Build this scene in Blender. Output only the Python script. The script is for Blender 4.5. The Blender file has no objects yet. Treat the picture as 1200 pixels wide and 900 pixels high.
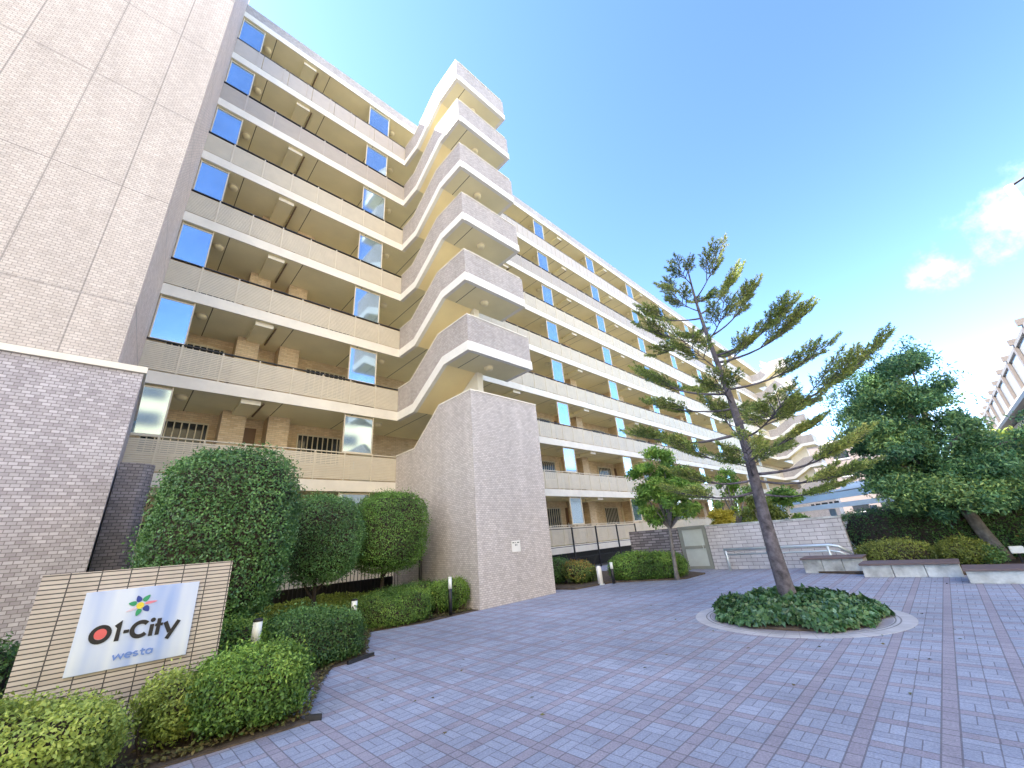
import bpy, math, random
import numpy as np
from mathutils import Vector, Matrix

# ------------------------------------------------------------------ camera, light, exposure
S = bpy.context.scene
COL = S.collection
cam = bpy.data.cameras.new('camera')
cam.sensor_width = 36.0
cam.lens = 460.16 / 1200 * 36
cam.clip_start = 0.05
cam.clip_end = 3000
camo = bpy.data.objects.new('camera', cam)
COL.objects.link(camo)
S.camera = camo
_p, _r, _y = math.radians(21.885), math.radians(-4.9916), math.radians(44.783)
fw = Vector((math.cos(_y), math.sin(_y), 0)); rt = Vector((math.sin(_y), -math.cos(_y), 0)); up = Vector((0, 0, 1))
f2 = fw * math.cos(_p) + up * math.sin(_p); u2 = up * math.cos(_p) - fw * math.sin(_p)
r3 = rt * math.cos(_r) + u2 * math.sin(_r); u3 = u2 * math.cos(_r) - rt * math.sin(_r)
camo.matrix_world = Matrix(((r3.x, u3.x, -f2.x, 0), (r3.y, u3.y, -f2.y, 0), (r3.z, u3.z, -f2.z, 1.5), (0, 0, 0, 1)))

SUN = Vector((-1.5, 2.3, 3.3)).normalized()
SKY_STRENGTH = 0.059
world = bpy.data.worlds.new('World')
S.world = world
world.use_nodes = True
nt = world.node_tree
bg = nt.nodes['Background']
sky = nt.nodes.new('ShaderNodeTexSky')
sky.sky_type = 'NISHITA'
sky.sun_disc = False
sky.sun_elevation = math.asin(SUN.z)
sky.sun_rotation = math.atan2(SUN.x, SUN.y)
sky.air_density = 1.0
sky.altitude = 1800
sky.dust_density = 0.5
sky.ozone_density = 1.0
bg.inputs[1].default_value = SKY_STRENGTH
sun = bpy.data.lights.new('sun', 'SUN')
sun.energy = 2.1
sun.angle = math.radians(0.5)
sun.color = (1.0, 0.94, 0.84)
suno = bpy.data.objects.new('sun', sun)
COL.objects.link(suno)
suno.rotation_euler = SUN.to_track_quat('Z', 'Y').to_euler()
S.view_settings.view_transform = 'Standard'
S.view_settings.look = 'None'
S.view_settings.gamma = 1
S.view_settings.exposure = 3.0
S.cycles.max_bounces = 6
S.cycles.diffuse_bounces = 4
S.cycles.glossy_bounces = 3
S.cycles.transparent_max_bounces = 6
S.cycles.sample_clamp_indirect = 6
S.cycles.use_denoising = True

# clouds in the sky: soft puffs ahead, unseen ones added behind for fill light
def nmath(t, op, a, b=None, c=None):
    n = t.nodes.new('ShaderNodeMath'); n.operation = op
    for i, v in enumerate((a, b, c)):
        if v is None: continue
        if isinstance(v, (int, float)): n.inputs[i].default_value = v
        else: t.links.new(v, n.inputs[i])
    return n.outputs[0]
tc = nt.nodes.new('ShaderNodeTexCoord')
noi = nt.nodes.new('ShaderNodeTexNoise')
noi.inputs['Scale'].default_value = 13.0; noi.inputs['Detail'].default_value = 8; noi.inputs['Roughness'].default_value = 0.62
nt.links.new(tc.outputs['Generated'], noi.inputs['Vector'])
tot = None
for (d, rad, amp) in (((.895, -.225, .40), .095, 1.05), ((.925, -.125, .375), .06, .8), ((.97, -.135, .19), .10, 1.05), ((.93, -.27, .30), .05, .5),
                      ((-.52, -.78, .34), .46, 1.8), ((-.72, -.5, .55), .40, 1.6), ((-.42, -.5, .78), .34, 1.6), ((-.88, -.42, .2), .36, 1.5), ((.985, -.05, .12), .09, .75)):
    v = Vector(d).normalized()
    s = nt.nodes.new('ShaderNodeVectorMath'); s.operation = 'DISTANCE'
    nt.links.new(tc.outputs['Generated'], s.inputs[0]); s.inputs[1].default_value = v
    m = nmath(nt, 'SUBTRACT', 1.0, nmath(nt, 'DIVIDE', s.outputs['Value'], rad))
    m = nmath(nt, 'MULTIPLY', nmath(nt, 'MAXIMUM', m, 0.0), amp)
    tot = m if tot is None else nmath(nt, 'MAXIMUM', tot, m)
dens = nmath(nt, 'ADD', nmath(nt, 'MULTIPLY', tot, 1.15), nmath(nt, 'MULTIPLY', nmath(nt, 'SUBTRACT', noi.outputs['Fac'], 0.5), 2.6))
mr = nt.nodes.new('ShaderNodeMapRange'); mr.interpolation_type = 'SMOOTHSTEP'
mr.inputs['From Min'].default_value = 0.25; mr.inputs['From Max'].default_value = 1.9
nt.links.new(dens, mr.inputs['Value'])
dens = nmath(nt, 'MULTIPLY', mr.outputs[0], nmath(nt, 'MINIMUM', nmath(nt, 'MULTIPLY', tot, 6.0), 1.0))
mx = nt.nodes.new('ShaderNodeMixRGB')
side = nt.nodes.new('ShaderNodeSeparateXYZ'); nt.links.new(tc.outputs['Generated'], side.inputs[0])
warm = nt.nodes.new('ShaderNodeMixRGB'); warm.inputs[1].default_value = (22.0, 19.6, 15.6, 1); warm.inputs[2].default_value = (7.0, 7.1, 7.3, 1)  # unseen rear puffs far brighter and warmer, set as fill for the shade
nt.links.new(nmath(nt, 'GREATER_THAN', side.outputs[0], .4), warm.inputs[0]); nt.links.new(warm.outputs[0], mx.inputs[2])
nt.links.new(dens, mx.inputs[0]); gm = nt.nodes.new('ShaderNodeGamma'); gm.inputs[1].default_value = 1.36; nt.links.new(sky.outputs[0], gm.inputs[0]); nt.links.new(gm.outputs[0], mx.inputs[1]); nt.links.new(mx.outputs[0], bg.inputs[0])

rng = np.random.default_rng(7)
random.seed(7)

# ------------------------------------------------------------------ material helpers
MATS = {}
def new_mat(name):
    m = bpy.data.materials.new(name); m.use_nodes = True
    MATS[name] = m
    return m, m.node_tree, m.node_tree.nodes['Principled BSDF']
def rgb(t, c):
    n = t.nodes.new('ShaderNodeRGB'); n.outputs[0].default_value = (*c, 1); return n.outputs[0]
def mix(t, fac, a, b, mode='MIX'):
    n = t.nodes.new('ShaderNodeMixRGB'); n.blend_type = mode
    for i, v in enumerate((fac, a, b)):
        if isinstance(v, (int, float)): n.inputs[i].default_value = v
        elif isinstance(v, tuple): n.inputs[i].default_value = (*v, 1)
        else: t.links.new(v, n.inputs[i])
    return n.outputs[0]
def noise(t, scale, detail=4, rough=.55, vec=None, out='Fac'):
    n = t.nodes.new('ShaderNodeTexNoise')
    n.inputs['Scale'].default_value = scale; n.inputs['Detail'].default_value = detail; n.inputs['Roughness'].default_value = rough
    if vec is None:
        g = t.nodes.new('ShaderNodeNewGeometry'); vec = g.outputs['Position']
    t.links.new(vec, n.inputs['Vector'])
    return n.outputs[out]
def ramp(t, v, lo, hi, a=0., b=1.):
    n = t.nodes.new('ShaderNodeMapRange')
    n.inputs['From Min'].default_value = lo; n.inputs['From Max'].default_value = hi
    n.inputs['To Min'].default_value = a; n.inputs['To Max'].default_value = b
    t.links.new(v, n.inputs['Value']); return n.outputs[0]
def bump(t, b, h, strength=.3, dist=.01):
    n = t.nodes.new('ShaderNodeBump'); n.inputs['Strength'].default_value = strength; n.inputs['Distance'].default_value = dist
    t.links.new(h, n.inputs['Height']); t.links.new(n.outputs[0], b.inputs['Normal'])
def wall_uv(t):
    g = t.nodes.new('ShaderNodeNewGeometry')
    sp = t.nodes.new('ShaderNodeSeparateXYZ'); t.links.new(g.outputs['Position'], sp.inputs[0])
    sn = t.nodes.new('ShaderNodeSeparateXYZ'); t.links.new(g.outputs['True Normal'], sn.inputs[0])
    k = nmath(t, 'GREATER_THAN', nmath(t, 'ABSOLUTE', sn.outputs[0]), .6)
    kz = nmath(t, 'GREATER_THAN', nmath(t, 'ABSOLUTE', sn.outputs[2]), .6)
    u = nmath(t, 'ADD', nmath(t, 'MULTIPLY', sp.outputs[0], nmath(t, 'SUBTRACT', 1., k)), nmath(t, 'MULTIPLY', sp.outputs[1], k))
    v = nmath(t, 'ADD', nmath(t, 'MULTIPLY', sp.outputs[2], nmath(t, 'SUBTRACT', 1., kz)), nmath(t, 'MULTIPLY', sp.outputs[1], kz))
    c = t.nodes.new('ShaderNodeCombineXYZ'); t.links.new(u, c.inputs[0]); t.links.new(v, c.inputs[1])
    return c.outputs[0], u, v
def tile_mat(name, c1, c2, mortar, bw, bh, ms=.006, offset=.5, rough=.6, stain=.12, bias=0., bstr=.35, joints=None):
    m, t, b = new_mat(name)
    vec, u, v = wall_uv(t)
    br = t.nodes.new('ShaderNodeTexBrick')
    br.offset = offset
    t.links.new(vec, br.inputs['Vector'])
    for k, c in (('Color1', c1), ('Color2', c2), ('Mortar', mortar)): br.inputs[k].default_value = (*c, 1)
    br.inputs['Scale'].default_value = 1; br.inputs['Mortar Size'].default_value = ms
    br.inputs['Mortar Smooth'].default_value = .15; br.inputs['Bias'].default_value = bias
    br.inputs['Brick Width'].default_value = bw; br.inputs['Row Height'].default_value = bh
    col = br.outputs['Color']
    sc = t.nodes.new('ShaderNodeMapping'); sc.inputs['Scale'].default_value = (2.2, .12, 1); t.links.new(vec, sc.inputs[0])
    col = mix(t, 1.0, col, ramp(t, noise(t, 1.0, 5, .6, sc.outputs[0]), .35, .7, 1.05, .90), 'MULTIPLY')
    n1 = ramp(t, noise(t, .35, 5, .6), .3, .7, 1 - stain, 1 + stain)
    n2 = ramp(t, noise(t, 6., 3), .3, .7, .94, 1.06)
    col = mix(t, 1.0, col, nmath(t, 'MULTIPLY', n1, n2), 'MULTIPLY')
    if joints:
        jx, jz, x0, z0, w = joints
        a = nmath(t, 'LESS_THAN', nmath(t, 'ABSOLUTE', nmath(t, 'SUBTRACT', nmath(t, 'FRACT', nmath(t, 'DIVIDE', nmath(t, 'SUBTRACT', u, x0 - jx / 2 + 50 * -jx), jx)), .5)), w / jx)
        c_ = nmath(t, 'LESS_THAN', nmath(t, 'ABSOLUTE', nmath(t, 'SUBTRACT', nmath(t, 'FRACT', nmath(t, 'DIVIDE', nmath(t, 'SUBTRACT', v, z0 - jz / 2 - 50 * jz), jz)), .5)), w / jz)
        col = mix(t, nmath(t, 'MULTIPLY', nmath(t, 'MAXIMUM', a, c_), .55), col, (.16, .14, .135))
    t.links.new(col, b.inputs['Base Color'])
    b.inputs['Roughness'].default_value = rough
    bump(t, b, br.outputs['Fac'], -bstr, .006)
    return m
def plain(name, c, rough=.6, metal=0., var=.08, scale=3., bstr=0., spec=.5):
    m, t, b = new_mat(name)
    n = ramp(t, noise(t, scale, 5, .6), .3, .7, 1 - var, 1 + var)
    t.links.new(mix(t, 1.0, c, n, 'MULTIPLY'), b.inputs['Base Color'])
    b.inputs['Roughness'].default_value = rough; b.inputs['Metallic'].default_value = metal
    b.inputs['Specular IOR Level'].default_value = spec
    if bstr: bump(t, b, noise(t, scale * 12, 4), bstr, .01)
    return m
def leaf_mat(name, cols, rough=.5, trans=.25, spec=.4):
    m, t, b = new_mat(name)
    at = t.nodes.new('ShaderNodeAttribute'); at.attribute_name = 'rnd'
    cr = t.nodes.new('ShaderNodeValToRGB')
    el = cr.color_ramp.elements
    while len(el) < len(cols): el.new(.5)
    for i, c in enumerate(cols):
        el[i].position = i / (len(cols) - 1); el[i].color = (*c, 1)
    t.links.new(at.outputs['Fac'], cr.inputs[0])
    hue = ramp(t, noise(t, 1.3, 3), .3, .7, .75, 1.25)
    col = mix(t, 1.0, cr.outputs[0], hue, 'MULTIPLY')
    t.links.new(col, b.inputs['Base Color']); b.inputs['Roughness'].default_value = rough
    b.inputs['Specular IOR Level'].default_value = spec
    tr = t.nodes.new('ShaderNodeBsdfTranslucent'); t.links.new(col, tr.inputs[0])
    ms = t.nodes.new('ShaderNodeMixShader'); ms.inputs[0].default_value = trans
    out = t.nodes['Material Output']
    t.links.new(b.outputs[0], ms.inputs[1]); t.links.new(tr.outputs[0], ms.inputs[2]); t.links.new(ms.outputs[0], out.inputs[0])
    return m

# ------------------------------------------------------------------ materials
tile_up = tile_mat('pale_wall_tile', (.54, .47, .42), (.64, .57, .515), (.36, .31, .275), .105, .056, .006, .5, stain=.06,
                   joints=(1.02, 2.72, -1.37, 6.52, .012))
tile_ret = tile_mat('brown_wall_tile', (.70, .54, .45), (.84, .69, .60), (.46, .37, .32), .105, .056, .007, stain=.06, joints=(40., 2.72, 3., 6.52, .018))
tile_low = tile_mat('grey_wall_tile', (.37, .335, .36), (.58, .545, .575), (.22, .19, .20), .105, .056, .0055, stain=.1)
tile_tower = tile_mat('speckled_stair_tile', (.50, .445, .41), (.65, .59, .555), (.36, .32, .295), .10, .05, .006, stain=.07)
tile_par = tile_mat('parapet_tile', (.41, .36, .33), (.54, .49, .46), (.29, .255, .235), .10, .05, .006, stain=.09)  # darker copy of the stair tile, offsets extra light on upper parapets
tile_brown = tile_mat('ochre_corridor_tile', (.60, .44, .27), (.74, .59, .40), (.5, .39, .27), .2, .065, .006)
tile_garden = tile_mat('garden_wall_tile', (.22, .19, .19), (.36, .31, .31), (.10, .09, .09), .11, .056, .006, 0.5)
tile_sign = tile_mat('beige_sign_tile', (.53, .45, .37), (.62, .54, .455), (.075, .065, .06), .227, .041, .0058, 0., stain=.05, bstr=.6)
block_wall = tile_mat('pale_block', (.47, .44, .45), (.58, .55, .56), (.22, .20, .21), .34, .115, .0085, .5, stain=.15)
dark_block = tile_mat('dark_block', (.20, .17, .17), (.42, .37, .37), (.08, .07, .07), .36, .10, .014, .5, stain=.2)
cream = plain('cream_paint', (.80, .74, .63), .55, var=.08, scale=1.6)
white_p = plain('white_paint', (.80, .77, .71), .5, var=.05)
yellow_p = plain('yellow_cream_paint', (.90, .75, .42), .6, var=.05, scale=1.)
rail_m = plain('cream_metal', (.66, .585, .45), .45, var=.05)
panel_m = plain('beige_panel', (.52, .455, .385), .5, var=.05)
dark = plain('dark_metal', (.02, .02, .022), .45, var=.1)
black_p = plain('black_paint', (.012, .012, .014), .4)
concrete = plain('stained_concrete', (.46, .47, .46), .85, var=.5, scale=2.6, bstr=.2)
pipe_m = plain('brown_pipe', (.16, .11, .075), .5)
lamp_m = plain('lamp_glass', (.78, .70, .48), .35)
door_m = plain('brown_door', (.16, .09, .055), .5)
cdoor_m = plain('cream_door', (.66, .56, .38), .5)
bark = plain('pine_bark', (.115, .10, .112), .9, var=.6, scale=9, bstr=1.)
bark2 = plain('grey_bark', (.19, .17, .155), .9, var=.35, scale=9, bstr=.8)
twig_m = plain('dark_twig', (.045, .032, .024), .9, var=.3, scale=20)
soil = plain('soil', (.085, .062, .042), .95, var=.5, scale=5, bstr=.8)
asphalt = plain('asphalt', (.20, .20, .20), .9, var=.15, scale=1., bstr=.3)
blue_steel = plain('blue_steel', (.30, .44, .58), .4, var=.06)
roof_sheet = plain('blue_roof_sheet', (.42, .54, .66), .35, var=.08)
galv = plain('galvanised_steel', (.62, .68, .70), .35, .5, var=.08)
glass_dark, _t, _b = new_mat('dark_window_glass')
_b.inputs['Base Color'].default_value = (.03, .035, .04, 1); _b.inputs['Roughness'].default_value = .06
screen_m, _t, _b = new_mat('frosted_screen_glass')
_t.links.new(mix(_t, 1., (.46, .61, .74), ramp(_t, noise(_t, 1.5, 3), .3, .7, .92, 1.08), 'MULTIPLY'), _b.inputs['Base Color'])
_b.inputs['Roughness'].default_value = .07; _b.inputs['Metallic'].default_value = .85
# brushed sign plate, sky reflection painted in as blue and white streaks
plate, _t, _b = new_mat('brushed_plate_sky_sheen')
_g = _t.nodes.new('ShaderNodeNewGeometry'); _mp = _t.nodes.new('ShaderNodeMapping'); _mp.inputs['Scale'].default_value = (3.2, 3.2, .25)
_t.links.new(_g.outputs['Position'], _mp.inputs[0])
_nz = noise(_t, 1.3, 2, .5, _mp.outputs[0])
_t.links.new(mix(_t, ramp(_t, _nz, .35, .65), (.33, .45, .78), (.74, .79, .86)), _b.inputs['Base Color'])
_b.inputs['Metallic'].default_value = .2
_t.links.new(ramp(_t, _nz, .3, .7, .30, .48), _b.inputs['Roughness'])
# corridor ceiling with panel joints
ceil_m, _t, _b = new_mat('khaki_ceiling_paint')
_v, _u, _w = wall_uv(_t)
_j = nmath(_t, 'LESS_THAN', nmath(_t, 'FRACT', nmath(_t, 'DIVIDE', nmath(_t, 'ADD', _u, 44.2), 2.25)), .012)
_c = mix(_t, 1., (.84, .765, .50), ramp(_t, noise(_t, .8, 4), .3, .7, .93, 1.07), 'MULTIPLY')
_t.links.new(mix(_t, _j, _c, (.12, .10, .06)), _b.inputs['Base Color']); _b.inputs['Roughness'].default_value = .7
# pavers
paver, _t, _b = new_mat('lilac_grey_pavers')
_g = _t.nodes.new('ShaderNodeNewGeometry'); _sp = _t.nodes.new('ShaderNodeSeparateXYZ'); _t.links.new(_g.outputs['Position'], _sp.inputs[0])
P = .46; B = .215
def M(op, a, b=None): return nmath(_t, op, a, b)
U = M('DIVIDE', M('ADD', _sp.outputs[0], 200 * P + .05), P); V = M('DIVIDE', M('ADD', _sp.outputs[1], 200 * P + .02), P)
fu, fv, iu, iv = M('FRACT', U), M('FRACT', V), M('FLOOR', U), M('FLOOR', V)
bu, bv = M('LESS_THAN', fu, B), M('LESS_THAN', fv, B)
band = M('MAXIMUM', bu, bv)
a = M('DIVIDE', M('SUBTRACT', fu, B), (1 - B) / 2); c = M('DIVIDE', M('SUBTRACT', fv, B), (1 - B) / 2)
qa, qc = M('FLOOR', a), M('FLOOR', c); s, tt = M('FRACT', a), M('FRACT', c)
ori = M('MODULO', M('ADD', M('ADD', qa, qc), M('ADD', iu, iv)), 2.0)
w = M('ADD', M('MULTIPLY', s, ori), M('MULTIPLY', tt, M('SUBTRACT', 1., ori)))
half = M('FLOOR', M('MULTIPLY', w, 2.))
def edge(x): return M('MINIMUM', x, M('SUBTRACT', 1., x))
jd = M('MINIMUM', M('MINIMUM', edge(s), edge(tt)), M('ABSOLUTE', M('SUBTRACT', w, .5)))
jcell = M('LESS_THAN', jd, .022)
bl = M('DIVIDE', M('SUBTRACT', M('MULTIPLY', fu, bv), M('MULTIPLY', fv, M('MULTIPLY', bu, -1.))), 1.)
je = M('MINIMUM', M('ABSOLUTE', M('SUBTRACT', fu, B)), M('ABSOLUTE', M('SUBTRACT', fv, B)))
je = M('MINIMUM', je, M('MINIMUM', edge(fu), edge(fv)))
jmid = M('MINIMUM', M('ADD', M('ABSOLUTE', M('SUBTRACT', fu, .6)), M('SUBTRACT', 1., bv)), M('ADD', M('ABSOLUTE', M('SUBTRACT', fv, .6)), M('SUBTRACT', 1., bu)))
jband = M('LESS_THAN', M('MINIMUM', je, jmid), .012)
joint = M('MAXIMUM', M('MULTIPLY', jcell, M('SUBTRACT', 1., band)), jband)
idc = _t.nodes.new('ShaderNodeCombineXYZ')
_t.links.new(M('ADD', M('MULTIPLY', iu, 7.), M('ADD', M('MULTIPLY', qa, 2.), M('MULTIPLY', half, .37))), idc.inputs[0])
_t.links.new(M('ADD', M('MULTIPLY', iv, 5.), M('ADD', qc, M('MULTIPLY', band, 31.7))), idc.inputs[1])
wn = _t.nodes.new('ShaderNodeTexWhiteNoise'); wn.noise_dimensions = '2D'; _t.links.new(idc.outputs[0], wn.inputs['Vector'])
col = mix(_t, wn.outputs['Value'], (.30, .325, .40), (.365, .395, .48))
col = mix(_t, band, col, mix(_t, wn.outputs['Value'], (.305, .28, .325), (.35, .325, .37)))
col = mix(_t, M('MULTIPLY', joint, .7), col, (.12, .11, .125))
st = M('MULTIPLY', ramp(_t, noise(_t, .5, 6, .65), .3, .7, .84, 1.14), ramp(_t, noise(_t, 60, 5, .75), .3, .7, .68, 1.32))
st = M('MULTIPLY', st, ramp(_t, noise(_t, 3.0, 5, .7), .55, .72, 1.0, .84))
st = M('MULTIPLY', st, ramp(_t, noise(_t, .12, 5, .7), .35, .65, .88, 1.1))
st = M('ADD', st, M('MULTIPLY', M('GREATER_THAN', noise(_t, 9., 2), .785), .35))
_t.links.new(mix(_t, 1., col, st, 'MULTIPLY'), _b.inputs['Base Color']); _b.inputs['Roughness'].default_value = .75
bump(_t, _b, M('ADD', M('MULTIPLY', joint, -1.), M('MULTIPLY', noise(_t, 60, 3), .5)), .35, .006)
# concentric ring setts
ring_m, _t, _b = new_mat('ring_setts')
_g = _t.nodes.new('ShaderNodeNewGeometry'); _sp = _t.nodes.new('ShaderNodeSeparateXYZ'); _t.links.new(_g.outputs['Position'], _sp.inputs[0])
dx, dy = M('SUBTRACT', _sp.outputs[0], 8.42), M('SUBTRACT', _sp.outputs[1], 2.29)
rr = M('SQRT', M('ADD', M('MULTIPLY', dx, dx), M('MULTIPLY', dy, dy)))
an = M('ARCTAN2', dy, dx)
j1 = M('LESS_THAN', M('ABSOLUTE', M('SUBTRACT', rr, 1.33)), .010); j2 = M('LESS_THAN', M('ABSOLUTE', M('SUBTRACT', rr, 1.27)), .010)
j3 = M('LESS_THAN', M('FRACT', M('MULTIPLY', an, 48 / 6.2832)), .05)
jj = M('MAXIMUM', M('MAXIMUM', j1, j2), M('MULTIPLY', j3, .6))
outer = M('GREATER_THAN', rr, 1.25)
c1 = mix(_t, outer, (.34, .32, .35), (.50, .49, .50))
c1 = mix(_t, M('MULTIPLY', jj, .75), c1, (.11, .10, .11))
_t.links.new(mix(_t, 1., c1, ramp(_t, noise(_t, 3, 5), .3, .7, .85, 1.12), 'MULTIPLY'), _b.inputs['Base Color']); _b.inputs['Roughness'].default_value = .75
# wood
wood, _t, _b = new_mat('weathered_brown_wood')
_g = _t.nodes.new('ShaderNodeNewGeometry'); _mp = _t.nodes.new('ShaderNodeMapping'); _mp.inputs['Scale'].default_value = (30, 2, 30)
_t.links.new(_g.outputs['Position'], _mp.inputs[0])
_t.links.new(mix(_t, noise(_t, 1.5, 5, .6, _mp.outputs[0]), (.085, .055, .05), (.20, .15, .15)), _b.inputs['Base Color']); _b.inputs['Roughness'].default_value = .7

lf_top = leaf_mat('topiary_leaf', [(0.062, 0.137, 0.041), (0.122, 0.260, 0.076), (0.222, 0.420, 0.123)], .42, .2, .55)
lf_top2 = leaf_mat('topiary_leaf_bright', [(0.068, 0.144, 0.034), (0.148, 0.298, 0.059), (0.277, 0.461, 0.101)], .45, .25)
lf_hedge = leaf_mat('hedge_leaf', [(0.065, 0.134, 0.028), (0.145, 0.270, 0.048), (0.308, 0.450, 0.083)], .5, .28)
lf_yel = leaf_mat('yellowish_hedge_leaf', [(0.121, 0.180, 0.035), (0.276, 0.360, 0.068), (0.518, 0.594, 0.138)], .5, .3)
lf_dark = leaf_mat('dark_hedge_leaf', [(0.044, 0.100, 0.030), (0.089, 0.188, 0.050), (0.168, 0.307, 0.083)], .45, .2)
lf_ivy = leaf_mat('ivy_leaf', [(0.039, 0.094, 0.035), (0.078, 0.173, 0.058), (0.207, 0.317, 0.152)], .35, .2, .6)
lf_pine = leaf_mat('pine_needle', [(0.132, 0.204, 0.054), (0.312, 0.396, 0.102), (0.620, 0.600, 0.192)], .5, .45)
lf_right = leaf_mat('dark_evergreen_leaf', [(0.060, 0.150, 0.078), (0.144, 0.300, 0.120), (0.384, 0.516, 0.156)], .45, .25)
lf_maple = leaf_mat('light_maple_leaf', [(0.097, 0.198, 0.041), (0.194, 0.360, 0.068), (0.389, 0.540, 0.110)], .5, .4)
lf_gold = leaf_mat('golden_leaf', [(.40, .34, .03), (.62, .52, .05), (.75, .66, .14)], .5, .35)
lf_red = leaf_mat('mixed_red_leaf', [(0.082, 0.144, 0.035), (0.194, 0.270, 0.068), (0.518, 0.288, 0.068)], .5, .3)
lf_olive = leaf_mat('olive_shrub_leaf', [(0.097, 0.134, 0.028), (0.211, 0.252, 0.048), (0.389, 0.432, 0.097)], .5, .3)

# ------------------------------------------------------------------ mesh helpers
class MB:
    def __init__(s): s.v = []; s.f = []; s.m = []
    def box(s, x0, x1, y0, y1, z0, z1, mi=0):
        k = len(s.v)
        s.v += [(x0, y0, z0), (x1, y0, z0), (x1, y1, z0), (x0, y1, z0), (x0, y0, z1), (x1, y0, z1), (x1, y1, z1), (x0, y1, z1)]
        s.f += [tuple(k + i for i in q) for q in ((0, 3, 2, 1), (4, 5, 6, 7), (0, 1, 5, 4), (1, 2, 6, 5), (2, 3, 7, 6), (3, 0, 4, 7))]
        s.m += [mi] * 6
        return s
    def prism(s, poly, axis, a0, a1, mi=0):
        """poly in the two other axes; axis 'x': (y,z), 'y': (x,z), 'z': (x,y)"""
        k = len(s.v); n = len(poly)
        mk = {'x': lambda p, a: (a, p[0], p[1]), 'y': lambda p, a: (p[0], a, p[1]), 'z': lambda p, a: (p[0], p[1], a)}[axis]
        for a in (a0, a1): s.v += [mk(p, a) for p in poly]
        s.f += [tuple(range(k + n - 1, k - 1, -1)), tuple(range(k + n, k + 2 * n))]
        s.f += [(k + i, k + (i + 1) % n, k + n + (i + 1) % n, k + n + i) for i in range(n)]
        s.m += [mi] * (n + 2)
        return s
    def tube(s, pts, rad, sides=8, mi=0, cap=True):
        pts = [Vector(p) for p in pts]
        if not hasattr(rad, '__len__'): rad = [rad] * len(pts)
        k = len(s.v); n = len(pts)
        prev = None
        for i, p in enumerate(pts):
            d = (pts[min(i + 1, n - 1)] - pts[max(i - 1, 0)])
            d = d.normalized() if d.length > 1e-9 else Vector((0, 0, 1))
            if prev is None:
                a = d.orthogonal().normalized()
            else:
                a = (prev - d * prev.dot(d)); a = a.normalized() if a.length > 1e-6 else d.orthogonal().normalized()
            prev = a; b = d.cross(a)
            for j in range(sides):
                t = 2 * math.pi * j / sides
                s.v.append(tuple(p + (a * math.cos(t) + b * math.sin(t)) * rad[i]))
        for i in range(n - 1):
            for j in range(sides):
                j2 = (j + 1) % sides
                s.f.append((k + i * sides + j, k + i * sides + j2, k + (i + 1) * sides + j2, k + (i + 1) * sides + j)); s.m.append(mi)
        if cap:
            s.f.append(tuple(k + j for j in range(sides - 1, -1, -1))); s.m.append(mi)
            s.f.append(tuple(k + (n - 1) * sides + j for j in range(sides))); s.m.append(mi)
        return s
    def lathe(s, prof, c, seg=20, mi=0):
        k = len(s.v); n = len(prof)
        for r, z in prof:
            for j in range(seg):
                t = 2 * math.pi * j / seg
                s.v.append((c[0] + r * math.cos(t), c[1] + r * math.sin(t), c[2] + z))
        for i in range(n - 1):
            for j in range(seg):
                j2 = (j + 1) % seg
                s.f.append((k + i * seg + j, k + i * seg + j2, k + (i + 1) * seg + j2, k + (i + 1) * seg + j)); s.m.append(mi)
        s.f.append(tuple(k + j for j in range(seg - 1, -1, -1))); s.m.append(mi)
        s.f.append(tuple(k + (n - 1) * seg + j for j in range(seg))); s.m.append(mi)
        return s
    def build(s, name, mats, parent=None, smooth=False, bev=0.):
        me = bpy.data.meshes.new(name)
        me.from_pydata(s.v, [], s.f)
        mats = mats if isinstance(mats, (list, tuple)) else [mats]
        for m in mats: me.materials.append(m)
        me.polygons.foreach_set('material_index', s.m)
        if smooth: me.polygons.foreach_set('use_smooth', [True] * len(s.f))
        me.update()
        o = bpy.data.objects.new(name, me); COL.objects.link(o)
        if parent: attach(o, parent)
        if bev:
            b = o.modifiers.new('bevel', 'BEVEL'); b.width = bev; b.segments = 2; b.limit_method = 'ANGLE'
        return o
def attach(o, parent):
    o.parent = parent
    w = parent.location.copy(); q = parent
    while q.parent: q = q.parent; w += q.location
    o.location = -w
def thing(name, label, cat, loc=(0, 0, 0), group=None):
    o = bpy.data.objects.new(name, None); COL.objects.link(o); o.location = loc
    o.empty_display_size = .2
    return tag(o, label, cat, group)
def tag(o, label, cat, group=None, kind=None):
    o['label'] = label; o['category'] = cat
    if group: o['group'] = group
    if kind: o['kind'] = kind
    return o
def struct(o): o['kind'] = 'structure'; return o
def copy_tree(root, loc, label):
    r = root.copy(); COL.objects.link(r); r.location = loc; r['label'] = label
    for ch in root.children:
        c_ = ch.copy(); COL.objects.link(c_); c_.parent = r
        for g in ch.children:
            d = g.copy(); COL.objects.link(d); d.parent = c_
    return r

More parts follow.
